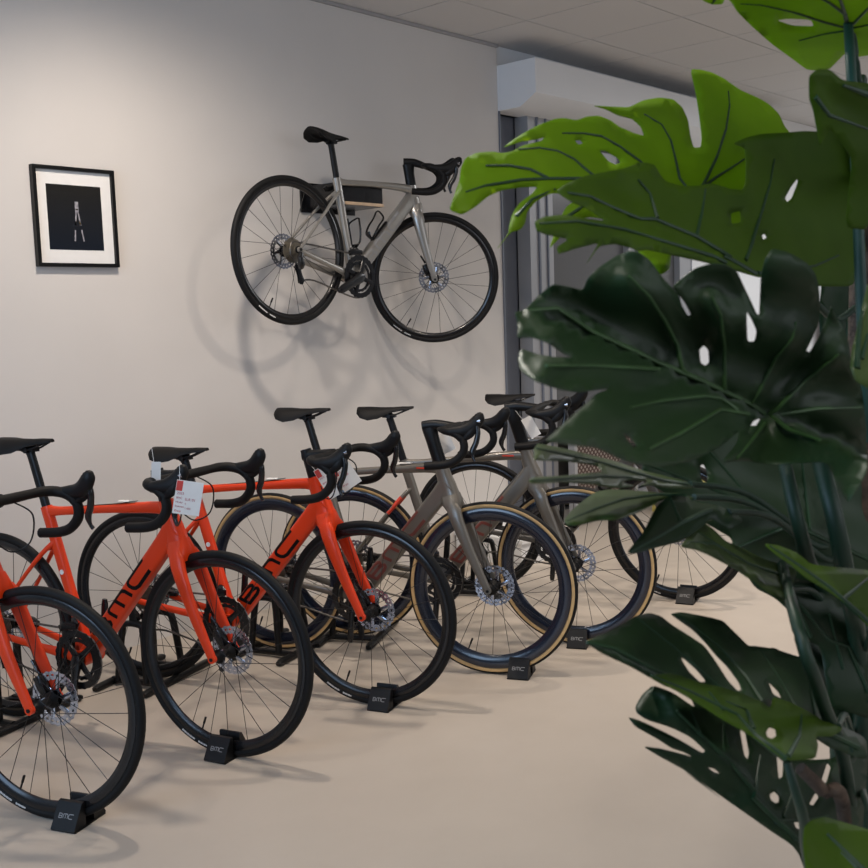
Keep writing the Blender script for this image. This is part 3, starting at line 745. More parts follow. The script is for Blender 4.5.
# ------------------------------------------------------------------ price cards
def card(c, ux, uz, w, h, label, lines):
    ux = V(ux).normalized(); uz = (V(uz) - ux * V(uz).dot(ux)).normalized(); uy = uz.cross(ux)
    m4 = Matrix((( ux.x, uy.x, uz.x, c[0]), (ux.y, uy.y, uz.y, c[1]), (ux.z, uy.z, uz.z, c[2]), (0, 0, 0, 1)))
    r = empty('price_card'); r.matrix_world = m4; tag(r, label, 'price tag', 'price cards hung on the handlebars')
    obj('card_sheet', ('card', w, h), lambda: MB().box((0, 0, 0), (w, .001, h)), M['paper'], r, Matrix())
    if lines:
        obj('card_logo', ('cl', w, h), lambda: MB().box((-w / 2 + .010, 0, h / 2 - .017), (.018, .0014, .030)), M['card_red'], r, Matrix(), 'red block in card corner')
        R = Matrix.Rotation(math.radians(90), 4, 'X')
        for t, x, z, s, m in lines:
            text_obj('printed_line', t, s, m, r, Matrix.Translation((x, -.0007, z)) @ R)
    obj('card_string', ('cs', w, h), lambda: MB().sweep([(-w / 2 + .008, 0, h / 2 - .004), (-w / 2 + .004, .004, h / 2 + .02), (-w / 2, .01, h / 2 + .045)], .0008, n=5), M['paper'], r, Matrix())
    return r
LN = [('2023', -.045, .008, .013, M['pinkink']), ('BMC', -.045, -.006, .011, M['pinkink']), ('SLR 01', -.012, -.009, .014, M['pinkink']), ('Model', -.045, -.019, .010, M['pinkink']), ('4', -.010, -.022, .010, M['pinkink']), ('Rahmen', -.045, -.032, .010, M['pinkink']), ('1.400', -.008, -.036, .010, M['pinkink']), ('Preis', -.045, -.047, .012, M['card_red'])]
def facing(px, py, d, tilt, w, h, label, lines, yaw=0):
    c = at(px, py, d); back = (c - C0); back.z = 0; back.normalize(); ux = V((-back.y, back.x, 0)) * -1
    ux = Matrix.Rotation(math.radians(yaw), 3, 'Z') @ ux
    ux = Matrix.Rotation(math.radians(tilt), 3, back) @ ux
    uz = V((0, 0, 1)); uz = Matrix.Rotation(math.radians(tilt), 3, back) @ uz
    return card(c, ux, uz, w, h, label, lines)
# ------------------------------------------------------------------ the artificial monstera
def leafmat(name, c1, c2, trans=.35, rough=.42, spec=.35):
    m = bpy.data.materials.new(name); m.use_nodes = True; nt = m.node_tree; b = nt.nodes['Principled BSDF']; out = nt.nodes['Material Output']
    tc = nt.nodes.new('ShaderNodeTexCoord'); n = nt.nodes.new('ShaderNodeTexNoise'); n.inputs['Scale'].default_value = 9; n.inputs['Detail'].default_value = 5
    nt.links.new(tc.outputs['Object'], n.inputs['Vector']); r = nt.nodes.new('ShaderNodeValToRGB'); r.color_ramp.elements[0].position = .3; r.color_ramp.elements[1].position = .7
    r.color_ramp.elements[0].color = (*c1, 1); r.color_ramp.elements[1].color = (*c2, 1)
    nt.links.new(n.outputs['Fac'], r.inputs['Fac']); nt.links.new(r.outputs['Color'], b.inputs['Base Color'])
    b.inputs['Roughness'].default_value = rough; b.inputs['Specular IOR Level'].default_value = spec
    n2 = nt.nodes.new('ShaderNodeTexNoise'); n2.inputs['Scale'].default_value = 700; nt.links.new(tc.outputs['Object'], n2.inputs['Vector'])
    bp = nt.nodes.new('ShaderNodeBump'); bp.inputs['Strength'].default_value = .12; bp.inputs['Distance'].default_value = .0006
    nt.links.new(n2.outputs['Fac'], bp.inputs['Height']); nt.links.new(bp.outputs['Normal'], b.inputs['Normal'])
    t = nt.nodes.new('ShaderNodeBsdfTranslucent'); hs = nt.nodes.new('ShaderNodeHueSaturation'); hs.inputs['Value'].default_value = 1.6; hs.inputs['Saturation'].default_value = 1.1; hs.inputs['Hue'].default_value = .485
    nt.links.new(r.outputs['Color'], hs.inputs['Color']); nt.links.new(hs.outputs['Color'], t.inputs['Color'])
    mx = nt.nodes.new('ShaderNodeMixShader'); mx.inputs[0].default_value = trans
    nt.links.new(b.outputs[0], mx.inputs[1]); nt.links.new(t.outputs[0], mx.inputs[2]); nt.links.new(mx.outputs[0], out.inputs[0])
    return m
LM = {'backlit': leafmat('backlit_leaf_fabric', (.17, .30, .014), (.22, .37, .018), .5, .55, .12), 'mid': leafmat('half_lit_leaf_fabric', (.058, .115, .010), (.080, .150, .015), .42, .5, .2),  # one leaf fabric, slightly varied; light on each leaf put into the colour
      'deep': leafmat('shaded_leaf_fabric', (.013, .034, .012), (.019, .046, .016), .12, .46), 'olive': leafmat('lit_olive_leaf_fabric', (.05, .085, .022), (.07, .11, .03), .2, .36)}  # deep has shade in its colour, olive the light from above
m_vein = mat('dark_leaf_vein', (.012, .045, .016), .5, noise=(30, .2, 2)); m_vein2 = mat('green_leaf_vein', (.03, .08, .02), .5, noise=(30, .2, 2))
m_stem = mat('green_plastic_stem', (.010, .035, .018), .5, noise=(20, .25, 3)); m_stem2 = mat('bluish_green_stem', (.02, .065, .05), .5, noise=(20, .2, 3))
m_trunk = mat('brown_fibre_trunk', (.07, .045, .03), .85, noise=(60, .5, 5), bump=(150, .8, .004))
OR = {'a': (440, 60), 'b': (620, 60), 'c': (500, 230), 'd': (668, 230), 'e': (520, 380), 'f': (668, 0), 'g': (580, 600), 'h': (668, 600), 'i': (668, 668), 'j': (668, 440)}
def P(s):
    """'a 10,20 30,40 b 1,2' -> picture points; each letter is a 200-pixel window enlarged 4.34 times"""
    o = None; r = []
    for t in s.split():
        if t in OR: o = OR[t]
        elif t == 'p': o = None
        else:
            x, y = map(float, t.split(',')); r.append((x, y) if o is None else (o[0] + x / 4.34, o[1] + y / 4.34))
    return r
def inside(p, poly):
    x, y = p; c = False; j = len(poly) - 1
    for i in range(len(poly)):
        xi, yi = poly[i]; xj, yj = poly[j]
        if (yi > y) != (yj > y) and x < (xj - xi) * (y - yi) / (yj - yi) + xi: c = not c
        j = i
    return c
def segdist(p, a, b):
    ax, ay = a; dx, dy = b[0] - ax, b[1] - ay; t = max(0, min(1, ((p[0] - ax) * dx + (p[1] - ay) * dy) / (dx * dx + dy * dy + 1e-9)))
    return math.hypot(p[0] - ax - t * dx, p[1] - ay - t * dy)
def pld(p, pl): return min(segdist(p, pl[i], pl[i + 1]) for i in range(len(pl) - 1))
def roundpoly(poly, k=2):
    k = 1 if k == 1 else 2; f1, f2 = .86, .14
    """Chaikin corner rounding keeps tips fairly sharp with one pass"""
    for _ in range(k):
        r = []
        n = len(poly)
        for i in range(n):
            a, b = poly[i], poly[(i + 1) % n]
            r += [(a[0] * f1 + b[0] * f2, a[1] * f1 + b[1] * f2), (a[0] * f2 + b[0] * f1, a[1] * f2 + b[1] * f1)]
        poly = r
    return poly
plant = empty('artificial_monstera_plant', (0, 0, 0))
LEAVES = []
def plane3(q):
    (x1, y1, d1), (x2, y2, d2), (x3, y3, d3) = q
    # 1/d is linear in picture position for a true plane
    w1, w2, w3 = 1 / d1, 1 / d2, 1 / d3
    D = (x2 - x1) * (y3 - y1) - (x3 - x1) * (y2 - y1)
    a = ((w2 - w1) * (y3 - y1) - (w3 - w1) * (y2 - y1)) / D; b = ((x2 - x1) * (w3 - w1) - (x3 - x1) * (w2 - w1)) / D
    return lambda x, y: 1 / max(.3, w1 + a * (x - x1) + b * (y - y1))
def leaf(outline, pl3, mname, veins, holes=(), fold=0, foldside=1, wave=.006, midrib=0, wfreq=.05, vein_m=None, base=None, rings=None, label=None, grid=9.):
    out = roundpoly(P(outline), 2); hs = [roundpoly(P(h), 1) for h in holes]; vs_ = [P(v) for v in veins]
    dp = plane3(pl3); mid = vs_[midrib]
    a, b = mid[0], mid[-1]; mx, my = b[0] - a[0], b[1] - a[1]; ml = math.hypot(mx, my)
    ph = random.uniform(0, 6)
    def depth(p):
        d = dp(*p)
        dm = pld(p, mid); s = ((p[0] - a[0]) * my - (p[1] - a[1]) * mx) / ml
        if fold and s * foldside > 0: d += fold * dm / 100 * (1 - .15 * math.sin(dm * .03))
        dv = min(pld(p, v) for v in vs_)
        d += wave * (1 - math.exp(-(dv / 9.) ** 2)) * (.7 + .5 * math.sin(wfreq * (p[0] * .9 + p[1] * .4) + ph)) + wave * .5 * math.sin(wfreq * 1.7 * (p[1] - p[0] * .3) + ph * 2)
        return d
    # triangulate outline with holes and an interior lattice
    pts = []; edges = []
    def loop(pl):
        dense = []
        for i in range(len(pl)):
            q, r = pl[i], pl[(i + 1) % len(pl)]; L = math.hypot(r[0] - q[0], r[1] - q[1]); k = max(1, int(L / 6))
            for t in range(k): dense.append((q[0] + (r[0] - q[0]) * t / k, q[1] + (r[1] - q[1]) * t / k))
        o = len(pts)
        for q in dense: pts.append(V(q))
        for i in range(len(dense)): edges.append((o + i, o + (i + 1) % len(dense)))
    loop(out)
    for h in hs: loop(h)
    nb = len(pts); bd = [tuple(p) for p in pts]
    xs_, ys_ = [p[0] for p in out], [p[1] for p in out]
    y = min(ys_); row = 0
    while y < max(ys_):
        x = min(xs_) + (grid / 2 if row % 2 else 0)
        while x < max(xs_):
            if inside((x, y), out) and not any(inside((x, y), h) for h in hs) and min((x - q[0]) ** 2 + (y - q[1]) ** 2 for q in bd) > 9: pts.append(V((x, y)))
            x += grid
        y += grid * .87; row += 1
    r = geometry.delaunay_2d_cdt(pts, edges, [], 0, 1e-4)
    vv, ff = r[0], r[2]
    keep = []
    for f in ff:
        c = (sum(vv[i].x for i in f) / len(f), sum(vv[i].y for i in f) / len(f))
        if inside(c, out) and not any(inside(c, h) for h in hs): keep.append(tuple(f))
    me = bpy.data.meshes.new('leaf'); v3 = [at(p.x, p.y, depth((p.x, p.y))) for p in vv]
    me.from_pydata([tuple(p) for p in v3], [], keep); me.materials.append(LM[mname]); me.polygons.foreach_set('use_smooth', [True] * len(keep)); me.update()
    o = bpy.data.objects.new('leaf', me); COL.objects.link(o); o.parent = plant
    so = o.modifiers.new('thickness', 'SOLIDIFY'); so.thickness = .0007; so.offset = 0
    if label: o['label'] = label
    vb = MB()
    for k, v in enumerate(vs_):
        w = .0032 if k == midrib else .0025
        q = []
        for i in range(len(v) - 1):
            L = math.hypot(v[i + 1][0] - v[i][0], v[i + 1][1] - v[i][1]); n = max(1, int(L / 10))
            for t in range(n): q.append((v[i][0] + (v[i + 1][0] - v[i][0]) * t / n, v[i][1] + (v[i + 1][1] - v[i][1]) * t / n))
        q.append(v[-1])
        q = [p for p in q if inside(p, out) and not any(inside(p, h) for h in hs)]
        if len(q) < 3: continue
        vb.sweep([at(p[0], p[1], depth(p)) for p in q], [(w * (.45 + .55 * i / (len(q) - 1)),) * 2 for i in range(len(q))], side=(CF.x, CF.y, CF.z), n=6, sub=1)
    obj('leaf_vein', None, vb, vein_m or m_vein, o, Matrix())
    if base is not None: LEAVES.append((at(*base[:2], depth(base[:2])), base[2] if len(base) > 2 else .9))
    return o
TR = at(862, 300, 1.42)                                    # the upright pole at the right edge
TX, TY = TR.x, TR.y
# bright top leaf reaching to the left
leaf('a 40,650 95,672 150,640 210,590 270,565 350,553 425,550 400,580 345,620 312,670 300,720 298,750 240,830 305,748 350,735 370,710 378,660 420,610 480,578 560,580 600,600 545,640 520,690 470,825 540,750 560,715 640,680 720,690 c 600,90 640,150 700,195 735,170 745,100 p 690,240 740,230 780,200 800,160 790,133 '
     'b 715,290 690,235 650,195 600,165 520,130 450,80 400,55 350,42 305,40 330,150 345,250 355,340 350,380 318,380 305,330 295,260 270,205 230,170 170,163 100,175 40,205 10,205 a 660,198 720,214 770,240 830,255 b 60,262 90,290 105,330 60,318 20,300 a 780,292 740,262 690,242 640,245 590,262 540,252 500,255 420,285 340,330 270,382 350,355 415,345 455,335 440,352 360,370 310,398 270,405 230,398 160,402 110,425 90,470 85,520 60,590',
     [(450, 205, 1.16), (696, 194, 1.38), (690, 70, 1.50)], 'backlit',
     ['a 110,575 200,545 350,520 480,515 610,515 720,530 868,580 b 200,590 330,585', 'b 470,135 475,200 460,300 420,420 375,515 345,570', 'b 105,235 180,280 220,350 240,430 258,515 300,570', 'a 530,318 620,318 700,330 780,375 868,440 b 150,500 240,570', 'a 340,388 430,382 510,395 580,430 655,495 690,520', 'a 200,458 300,458 390,475 465,512', 'b 540,430 480,470 415,510 340,570', 'a 500,560 400,605 330,680', 'a 700,560 640,620 540,690'],
     ['a 690,392 720,395 770,425 785,445 760,455 730,440', 'a 585,350 610,348 620,362 600,368'], fold=-.10, foldside=-1, wave=.008, base=(697, 194, .95), label='bright lime green leaf reaching far to the left')
# second leaf, in front of it
leaf('a 500,568 560,530 640,500 720,485 800,470 868,445 b 60,450 110,445 150,455 175,500 200,528 270,548 340,545 400,535 480,560 530,565 545,540 548,440 540,380 490,362 550,335 620,320 720,315 800,308 868,312 p 835,120 868,118 868,190 d 868,60 820,180 800,245 650,245 560,215 470,190 400,208 320,185 200,150 120,132 0,105 c 640,85 600,92 560,75 500,60 430,70 370,155 400,105 430,55 330,80 255,105 245,75 300,40 c 200,20 a 420,742 410,700 450,680 540,672 640,690 720,700 650,650 560,610',
     [(556, 190, 1.00), (757, 275, 1.20), (750, 130, 1.26)], 'mid',
     ['a 500,568 650,592 750,640 868,690 b 150,690 330,765 480,855 d 240,110 380,190', 'b 80,520 130,580 160,685', 'b 370,560 355,660 330,765', 'b 670,430 650,540 620,640 570,800 545,868', 'd 740,110 640,155 500,180 400,195', 'a 430,710 600,700 800,735 b 200,790 400,850 d 250,140'],
     ['b 480,665 523,655 525,705 482,712', 'b 770,515 745,545 715,600 725,617 745,600 772,530', 'b 615,760 628,755 637,770 620,780'], fold=-.13, foldside=-1, wave=.009, base=(757, 274, .9), label='mid green leaf in front of the bright one')
# large dark leaf with its lower half folded towards the room lights
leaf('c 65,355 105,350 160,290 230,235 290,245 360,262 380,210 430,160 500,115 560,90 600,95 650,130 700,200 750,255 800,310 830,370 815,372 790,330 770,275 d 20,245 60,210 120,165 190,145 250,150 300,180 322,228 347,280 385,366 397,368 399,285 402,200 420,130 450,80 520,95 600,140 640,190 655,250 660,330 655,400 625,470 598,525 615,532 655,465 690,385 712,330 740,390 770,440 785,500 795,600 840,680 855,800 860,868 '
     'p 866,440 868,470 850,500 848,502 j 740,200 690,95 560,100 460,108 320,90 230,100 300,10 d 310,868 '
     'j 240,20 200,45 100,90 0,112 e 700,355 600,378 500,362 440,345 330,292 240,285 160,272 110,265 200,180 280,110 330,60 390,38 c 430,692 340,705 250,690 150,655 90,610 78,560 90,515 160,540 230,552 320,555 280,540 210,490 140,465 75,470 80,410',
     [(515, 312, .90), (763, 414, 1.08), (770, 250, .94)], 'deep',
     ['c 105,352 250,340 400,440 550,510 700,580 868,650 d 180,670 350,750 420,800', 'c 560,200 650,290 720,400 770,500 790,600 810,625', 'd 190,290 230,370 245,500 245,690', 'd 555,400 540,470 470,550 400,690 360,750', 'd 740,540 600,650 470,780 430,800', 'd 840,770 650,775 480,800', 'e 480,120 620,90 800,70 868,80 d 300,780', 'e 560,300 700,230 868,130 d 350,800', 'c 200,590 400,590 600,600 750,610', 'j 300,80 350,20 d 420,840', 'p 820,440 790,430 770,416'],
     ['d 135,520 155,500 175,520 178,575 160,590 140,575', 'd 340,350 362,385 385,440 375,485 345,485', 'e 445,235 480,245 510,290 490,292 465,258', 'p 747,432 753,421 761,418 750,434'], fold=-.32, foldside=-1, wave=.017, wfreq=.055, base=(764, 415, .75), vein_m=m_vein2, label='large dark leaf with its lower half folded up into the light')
# leaf at right edge, upper
leaf('f 612,330 650,298 700,300 760,350 868,360 p 880,90 884,170 d 868,0 p 845,228 f 800,690 740,600 700,560 660,640 645,560 630,480 612,430', [(812, 80, 1.02), (880, 70, 1.06), (850, 200, 1.12)], 'mid', ['f 760,370 868,410', 'f 868,560 700,500 640,420'], wave=.006, base=(880, 95, .9), label='dark green leaf at right edge below the topmost one')
# topmost leaf
leaf('f 275,8 300,50 360,110 450,190 520,240 600,300 630,305 700,300 730,270 770,230 800,250 868,240 p 890,50 900,0 890,-60 800,-70 740,-40 720,-8', [(735, 5, 1.22), (849, 28, 1.30), (820, -60, 1.02)], 'backlit',
     ['f 735,-40 755,20 770,70 782,128', 'f 315,15 400,20 540,50 680,95 780,120', 'f 570,175 680,145 780,128', 'p 890,-5 868,8 849,28', 'p 890,20 849,28', 'f 640,-20 700,10 770,60'], ['f 470,88 520,80 620,85 635,115 540,112'], wave=.008, midrib=0, base=(849, 30, 1.0), label='lime green leaf seen from below at the top')
# leaf tip peeping in at the top edge
leaf('f 145,0 190,20 235,18 245,0 p 722,-18 705,-15', [(703, 0, 1.30), (722, 0, 1.33), (715, -18, 1.28)], 'backlit', ['f 190,15 f 200,0 p 716,-14'], wave=.001, label='tip of a leaf at the top edge of view')
# rounded leaf at right edge, middle
leaf('d 868,225 850,300 818,440 797,520 790,600 812,655 868,690 p 885,385 890,300', [(855, 300, 1.00), (880, 300, 1.0), (860, 380, .98)], 'olive', ['d 850,300 830,450 820,600', 'd 868,450 840,560'], wave=.003, base=(884, 300, .9), label='rounded green leaf edge at far right')
# pale edge-on lobes, left of centre
leaf('e 60,300 75,275 200,300 320,330 420,355 520,390 620,415 720,440 760,470 650,470 560,455 520,460 560,440 480,430 440,445 500,462 420,470 340,455 180,442 60,450 35,440 50,425 200,415 300,405 360,400 340,375 300,365 200,352 60,348 62,320',
     [(535, 450, .96), (690, 485, 1.20), (600, 440, 1.22)], 'olive', ['e 70,300 200,325 330,355 480,400 620,440 720,455', 'e 50,438 200,430 350,420 480,425'], fold=0, wave=.010, wfreq=.08, base=(690, 484, .7), label='leaf lobes seen edge-on and catching light')
leaf('e 190,610 230,560 320,490 380,475 470,478 600,490 690,492 760,512 720,520 650,505 600,530 500,580 420,607 330,608 250,630 205,630', [(565, 520, 1.0), (695, 495, 1.18), (620, 485, 1.22)], 'olive', ['e 205,615 330,560 450,520 600,500 720,508'], fold=-.2, foldside=-1, wave=.008, wfreq=.08, base=(694, 497, .7), label='narrow top-lit leaf lobe pointing left')
leaf('e 465,745 530,670 580,570 600,540 650,500 720,505 760,530 868,545 p 745,520 730,530 e 830,600 790,640 700,700 600,725 530,745 485,755', [(628, 550, 1.02), (720, 512, 1.15), (660, 500, 1.12)], 'deep', ['e 480,745 600,680 700,620 868,545', 'e 650,505 680,580 700,620'], wave=.006, base=(728, 512, .7), label='dark leaf lobe hanging over the hindmost wheel')
leaf('e 700,715 740,660 840,590 868,600 j 60,380 130,340 200,390 250,440 320,470 420,520 520,545 560,570 540,640 500,700 510,712 420,650 350,600 290,560 180,500 120,475 60,465', [(682, 545, 1.05), (790, 600, 1.16), (720, 520, 1.24)], 'olive', ['e 720,705 j 200,450 350,540 520,600', 'j 130,400 250,480 350,540'], fold=-.15, foldside=-1, wave=.008, wfreq=.08, base=(790, 590, .6), label='top-lit leaf above the floor pointing left')
# bright blade, right
leaf('j 415,450 480,458 560,490 620,540 700,550 800,558 868,565 p 885,580 890,640 j 868,810 800,730 700,660 600,600 530,540 470,500', [(765, 545, 1.05), (868, 590, 1.12), (868, 565, 1.16)], 'mid', ['j 440,460 560,540 700,640 868,790', 'j 868,600 760,690'], wave=.004, base=(880, 640, .6), label='green leaf edge lit from above at right')
# dark hanging leaf below it
leaf('j 350,590 420,560 520,590 640,620 760,700 868,810 h 868,60 868,420 p 872,720 h 760,480 700,470 690,380 660,200 600,175 575,245 555,180 520,40 j 510,705 430,655', [(750, 580, 1.25), (860, 640, 1.30), (850, 720, 1.30)], 'deep', ['j 400,600 560,700 700,868 h 780,200 868,400', 'h 560,20 620,160', 'h 700,60 760,300'], wave=.008, base=(868, 700, .5), label='dark leaf hanging near the floor side of the stems')
# lower long dark leaf
leaf('g 20,180 60,165 120,140 190,100 240,70 300,55 350,70 400,110 480,160 540,200 590,270 640,350 685,397 700,390 690,360 640,290 590,240 540,180 490,130 440,95 390,60 440,52 560,75 620,90 680,150 730,200 760,200 868,215 h 440,205 560,245 610,250 640,290 650,400 665,500 740,540 860,600 868,700 700,640 640,600 500,560 300,480 g 640,420 500,390 400,370 380,380 300,335 230,295 100,235',
     [(585, 642, .95), (820, 740, 1.12), (700, 620, 1.10)], 'deep', ['g 30,185 150,210 300,290 500,380 700,440 h 500,520 700,580 868,660', 'g 250,80 400,200 560,340 650,420', 'g 430,65 600,200 720,330 790,440', 'h 400,215 470,320 540,440 600,520', 'h 600,260 620,400 640,520'],
     ['g 435,250 470,260 550,355 520,358 470,310', 'h 435,355 480,400 492,428 455,410', 'h 445,440 470,455 465,475 450,465'], fold=.1, foldside=1, wave=.008, wfreq=.05, base=(850, 750, .5), label='long dark slit leaf pointing left low in the picture')
leaf('g 300,328 400,318 530,362 600,375 700,405 800,448 h 400,440 445,470 455,420 530,445 620,490 680,530 740,530 757,548 750,570 710,592 640,592 652,630 640,690 540,697 500,690 380,600 240,520 100,430 0,372 g 500,432 400,385 340,352', [(650, 675, .93), (820, 750, 1.02), (740, 700, 1.02)], 'mid', ['g 310,330 480,400 680,500 h 380,590 510,690', 'g 560,400 620,480', 'h 250,440 340,480 370,560', 'h 580,500 570,590 520,680'], ['h 425,575 440,552 465,560 470,590 450,604 430,595'], wave=.006, wfreq=.09, base=(838, 726, .5), label='lit green strip of leaf lying across the dark ones')
leaf('g 315,370 270,410 240,460 245,490 290,520 400,555 480,595 545,655 530,665 430,605 330,555 250,520 208,508 240,550 330,600 400,645 450,660 490,682 430,665 350,645 272,635 350,682 450,735 550,810 620,868 i 60,440 150,500 250,570 350,640 450,710 540,770 570,810 590,868 650,900 p 830,880 860,860 868,760 i 868,380 760,370 700,395 600,400 500,385 380,300 240,215 100,130 g 500,470 400,400 ',
     [(630, 715, 1.00), (800, 840, 1.12), (760, 720, 1.18)], 'deep', ['g 420,480 500,560 650,700 760,830 i 370,560 460,650 560,740', 'i 400,380 385,480 375,550', 'i 540,540 500,650', 'g 480,480 520,580', 'g 620,530 640,640', 'i 240,230 240,400', 'i 700,640 600,660 470,665'],
     ['i 310,265 335,275 352,370 345,398 330,380', 'i 470,375 500,385 498,470 480,482 475,440', 'i 440,550 460,535 480,555 482,580 465,588 445,572', 'i 690,410 707,430 690,490 680,505 665,490', 'i 640,540 655,560 630,598 612,590', 'i 545,670 565,652 583,675 575,703 555,695', 'i 170,430 200,436 225,460 200,452'], fold=.16, foldside=-1, wave=.008, wfreq=.05, base=(800, 840, .4), label='lowest dark leaf with slits, its near lobes fanned to the left')
leaf('i 590,690 620,660 680,645 760,670 868,700 p 885,840 890,900 i 868,900 600,900 585,760', [(805, 830, .92), (868, 835, .95), (840, 868, .90)], 'mid', ['i 690,720 800,830 868,900', 'i 750,800 820,868'], wave=.005, base=(878, 880, .4), label='green leaf rising at the bottom right corner')
# darker leaves deeper inside the plant
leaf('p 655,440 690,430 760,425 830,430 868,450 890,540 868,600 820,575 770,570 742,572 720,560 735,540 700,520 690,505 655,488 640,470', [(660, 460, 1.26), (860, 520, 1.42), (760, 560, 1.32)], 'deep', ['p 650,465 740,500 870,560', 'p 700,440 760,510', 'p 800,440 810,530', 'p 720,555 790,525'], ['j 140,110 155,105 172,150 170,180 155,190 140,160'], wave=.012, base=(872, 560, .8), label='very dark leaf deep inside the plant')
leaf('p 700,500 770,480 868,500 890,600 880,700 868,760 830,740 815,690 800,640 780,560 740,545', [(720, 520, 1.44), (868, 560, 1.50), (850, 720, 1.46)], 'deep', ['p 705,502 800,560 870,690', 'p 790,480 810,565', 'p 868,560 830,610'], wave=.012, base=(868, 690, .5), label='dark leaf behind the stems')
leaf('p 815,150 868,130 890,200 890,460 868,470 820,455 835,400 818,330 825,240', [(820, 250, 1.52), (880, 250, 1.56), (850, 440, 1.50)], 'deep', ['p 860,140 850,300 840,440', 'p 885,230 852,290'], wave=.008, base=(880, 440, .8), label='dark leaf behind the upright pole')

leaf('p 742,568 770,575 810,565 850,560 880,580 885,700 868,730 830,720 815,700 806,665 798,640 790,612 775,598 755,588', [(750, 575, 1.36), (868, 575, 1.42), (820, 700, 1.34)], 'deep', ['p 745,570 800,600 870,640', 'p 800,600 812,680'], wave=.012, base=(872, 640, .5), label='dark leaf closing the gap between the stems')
# stems and petioles
def tube(name, pts, r, m, label=None, r2=None):
    b = MB(); n = len(pts)
    b.sweep(pts, [((r + ((r2 or r) - r) * i / (n - 1)),) * 2 for i in range(n)], side=(1, 0, 0), n=10, sub=6)
    return obj(name, None, b, m, plant, Matrix(), label)
for p, h in LEAVES:
    q = V((TX, TY, max(.36, p.z - .05 if p.z > 1.2 else p.z - .12))); m_ = (p + q) / 2 + V((0, 0, .03))
    d = (q - p); 
    tube('leaf_stem', [p, p + d * .3 + V((0, 0, .01)), p + d * .7 + V((0, 0, -.02)), q, V((TX, TY, q.z - .15))], .0035, m_stem, r2=.005)
tube('stem', [at(848, 22, 1.28), at(851, 70, 1.24), at(857, 190, 1.22), at(862, 320, 1.24), at(868, 440, 1.3)], .0055, m_stem2, 'bluish green upright stem', .007)
tube('stem', [at(776, 425, 1.22), at(786, 470, 1.18), at(797, 520, 1.16), at(808, 560, 1.2), at(830, 640, 1.35), V((TX - .03, TY, .40))], .007, m_stem, None, .009)
tube('stem', [at(812, 420, 1.22), at(822, 468, 1.17), at(836, 525, 1.15), at(848, 590, 1.2), at(860, 680, 1.33), V((TX - .02, TY - .03, .40))], .009, m_stem, None, .011)
tube('stem', [at(782, 565, 1.25), at(792, 605, 1.12), at(806, 655, 1.08), at(822, 700, 1.12), at(850, 800, 1.25), V((TX - .03, TY - .02, .38))], .006, m_stem, None, .008)
tube('stem', [at(787, 762, .98), at(795, 790, .98), at(804, 822, 1.0), at(812, 880, 1.08), V((TX - .06, TY - .02, .36))], .004, m_stem, None, .006)
tube('stem', [at(800, 768, 1.04), at(822, 790, 1.05), at(845, 825, 1.1), V((TX - .05, TY, .36))], .006, m_trunk, 'brown woody stem', .008)
# trunk pole and pot
b = MB(); b.sweep([V((TX, TY, .28)), V((TX, TY, .8)), V((TX + .005, TY, 1.25)), V((TX + .01, TY, 1.62))], [.022, .022, .020, .016], side=(1, 0, 0), n=14, sub=8)
obj('trunk', None, b, m_trunk, plant, Matrix(), 'brown fibre covered trunk')
b = MB(); b.sweep([V((TX, TY, 0)), V((TX, TY, .02)), V((TX, TY, .30)), V((TX, TY, .33)), V((TX, TY, .331)), V((TX, TY, .30))], [.13, .14, .175, .18, .165, .16], side=(1, 0, 0), n=36, sub=1)
obj('pot', None, b, mat('anthracite_pot', (.03, .03, .032), .6, noise=(10, .1, 3)), plant, Matrix())
tag(plant, 'large artificial monstera with slit green leaves filling right side', 'plant')
# move the origin of the plant to its foot
for ch in list(plant.children): ch.matrix_parent_inverse = Matrix.Translation((-TX, -TY, 0))
plant.location = (TX, TY, 0)
# ------------------------------------------------------------------ price cards
LN = [(t, x * .75, z * .95, sz * .8, m) for t, x, z, sz, m in LN]
facing(188, 498, 3.16, 12, .078, .100, 'white price card with red print on the handlebar of second red bicycle', LN)
facing(328, 482, 3.84, -28, .050, .120, 'narrow white price card between bar and lever of third red bicycle', [(t, -.02, z, .009, M['pinkink']) for t, z in (('2023', .02), ('BMC', .0), ('TEAM', -.02), ('4.999', -.04))])
facing(346, 476, 3.90, -32, .075, .095, 'white price card tilted behind the lever of third red bicycle', [(t, -.03, z, .011, M['pinkink']) for t, z in (('2023', .02), ('BMC SLR', .0), ('Preis', -.03))])
facing(446, 443, 4.25, -25, .05, .075, 'white price card behind the bar of nearer grey bicycle', [])
facing(531, 427, 4.45, -28, .045, .09, 'white price card under the stem of farther grey bicycle', [])
facing(156, 474, 3.3, 4, .028, .075, 'blank white card edge beside hood of second red bicycle', [])
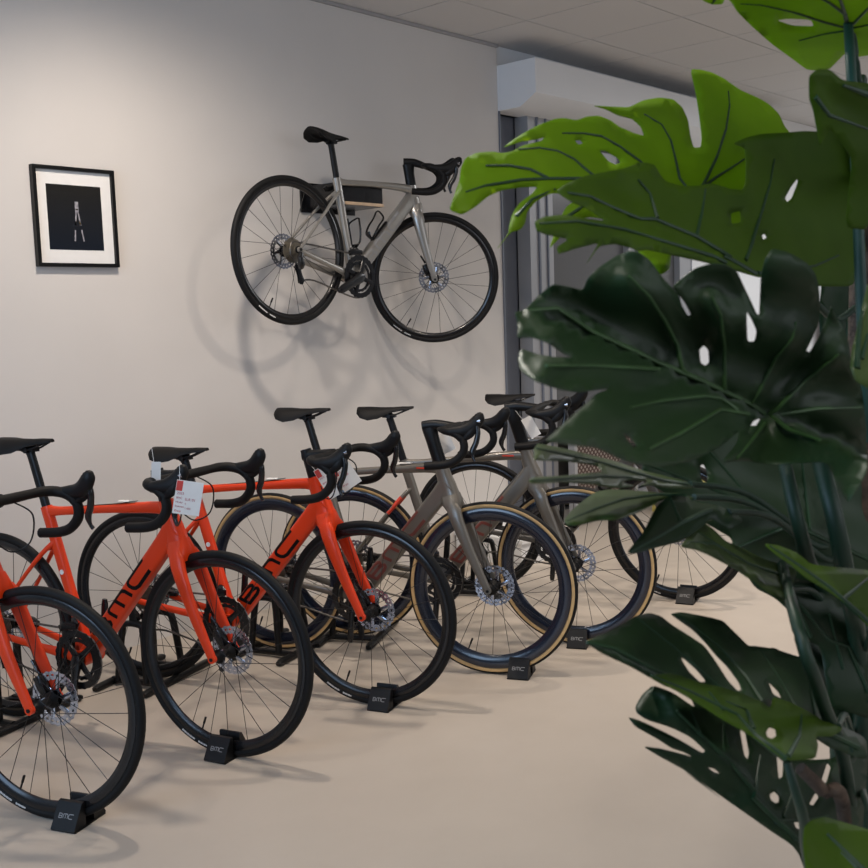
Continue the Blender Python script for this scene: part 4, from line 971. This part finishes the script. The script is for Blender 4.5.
# ------------------------------------------------------------------ light
def area(name, loc, target, size, power, col, sizey=None, spread=180):
    l = bpy.data.lights.new(name, 'AREA'); l.energy = power; l.color = col; l.size = size; l.spread = math.radians(spread)
    if sizey: l.shape = 'RECTANGLE'; l.size_y = sizey
    o = bpy.data.objects.new(name, l); COL.objects.link(o); o.location = loc
    o.rotation_euler = (V(target) - V(loc)).to_track_quat('-Z', 'Y').to_euler(); return o
def spot(name, loc, target, power, col, ang=70, blend=.6, r=.05):
    l = bpy.data.lights.new(name, 'SPOT'); l.energy = power; l.color = col; l.spot_size = math.radians(ang); l.spot_blend = blend; l.shadow_soft_size = r
    o = bpy.data.objects.new(name, l); COL.objects.link(o); o.location = loc
    o.rotation_euler = (V(target) - V(loc)).to_track_quat('-Z', 'Y').to_euler(); return o
WARM = (1, .87, .745); COOL = (.66, .80, 1)
for (x, y, tx, ty, tz, p, a) in ((.3, 2.6, .8, 3.3, .2, 30, 135), (2.2, 2.98, 2.6, 3.5, .7, 92, 140), (4.3, 2.3, 4.6, 2.6, 0, 66, 100), (3.2, 1.9, 3.5, 2.4, 0, 75, 125), (5.2, 2.0, 5.4, 2.2, 0, 110, 100), (1.4, 1.5, 1.9, 2.2, 0, 8, 120)):
    spot('ceiling_spot', (x, y, 2.93), (tx, ty, tz), p * 1.35, WARM, a, 1, .06)
spot('plant_spot', (1.75, 1.75, 2.92), (1.05, .68, 1.45), 105, (1, .95, .85), 62, .7, .08)
spot('plant_spot', (-.45, .0, 2.92), (.84, .70, 1.16), 85, (1, .93, .82), 34, .8, .05)
area('daylight_left', (-2.3, 2.0, 1.9), (3.5, 3.2, 2.3), 2.4, 92, (.50, .71, 1), 1.8)
area('daylight_front', (2.5, -3.2, 1.9), (3.3, 4.0, 1.4), 4.5, 45, (.90, .93, 1), 1.8)
area('ceiling_panel', (8.8, 1.5, 2.9), (8.8, 1.5, 0), 2.0, 110, (.95, .97, 1), 2.0)
w = bpy.data.worlds.new('world'); SC.world = w; w.use_nodes = True
w.node_tree.nodes['Background'].inputs[0].default_value = (.8, .85, 1, 1); w.node_tree.nodes['Background'].inputs[1].default_value = .16
SC.view_settings.view_transform = 'Standard'; SC.view_settings.look = 'None'; SC.view_settings.gamma = 1
SC.view_settings.exposure = -.14
SC.render.film_transparent = False
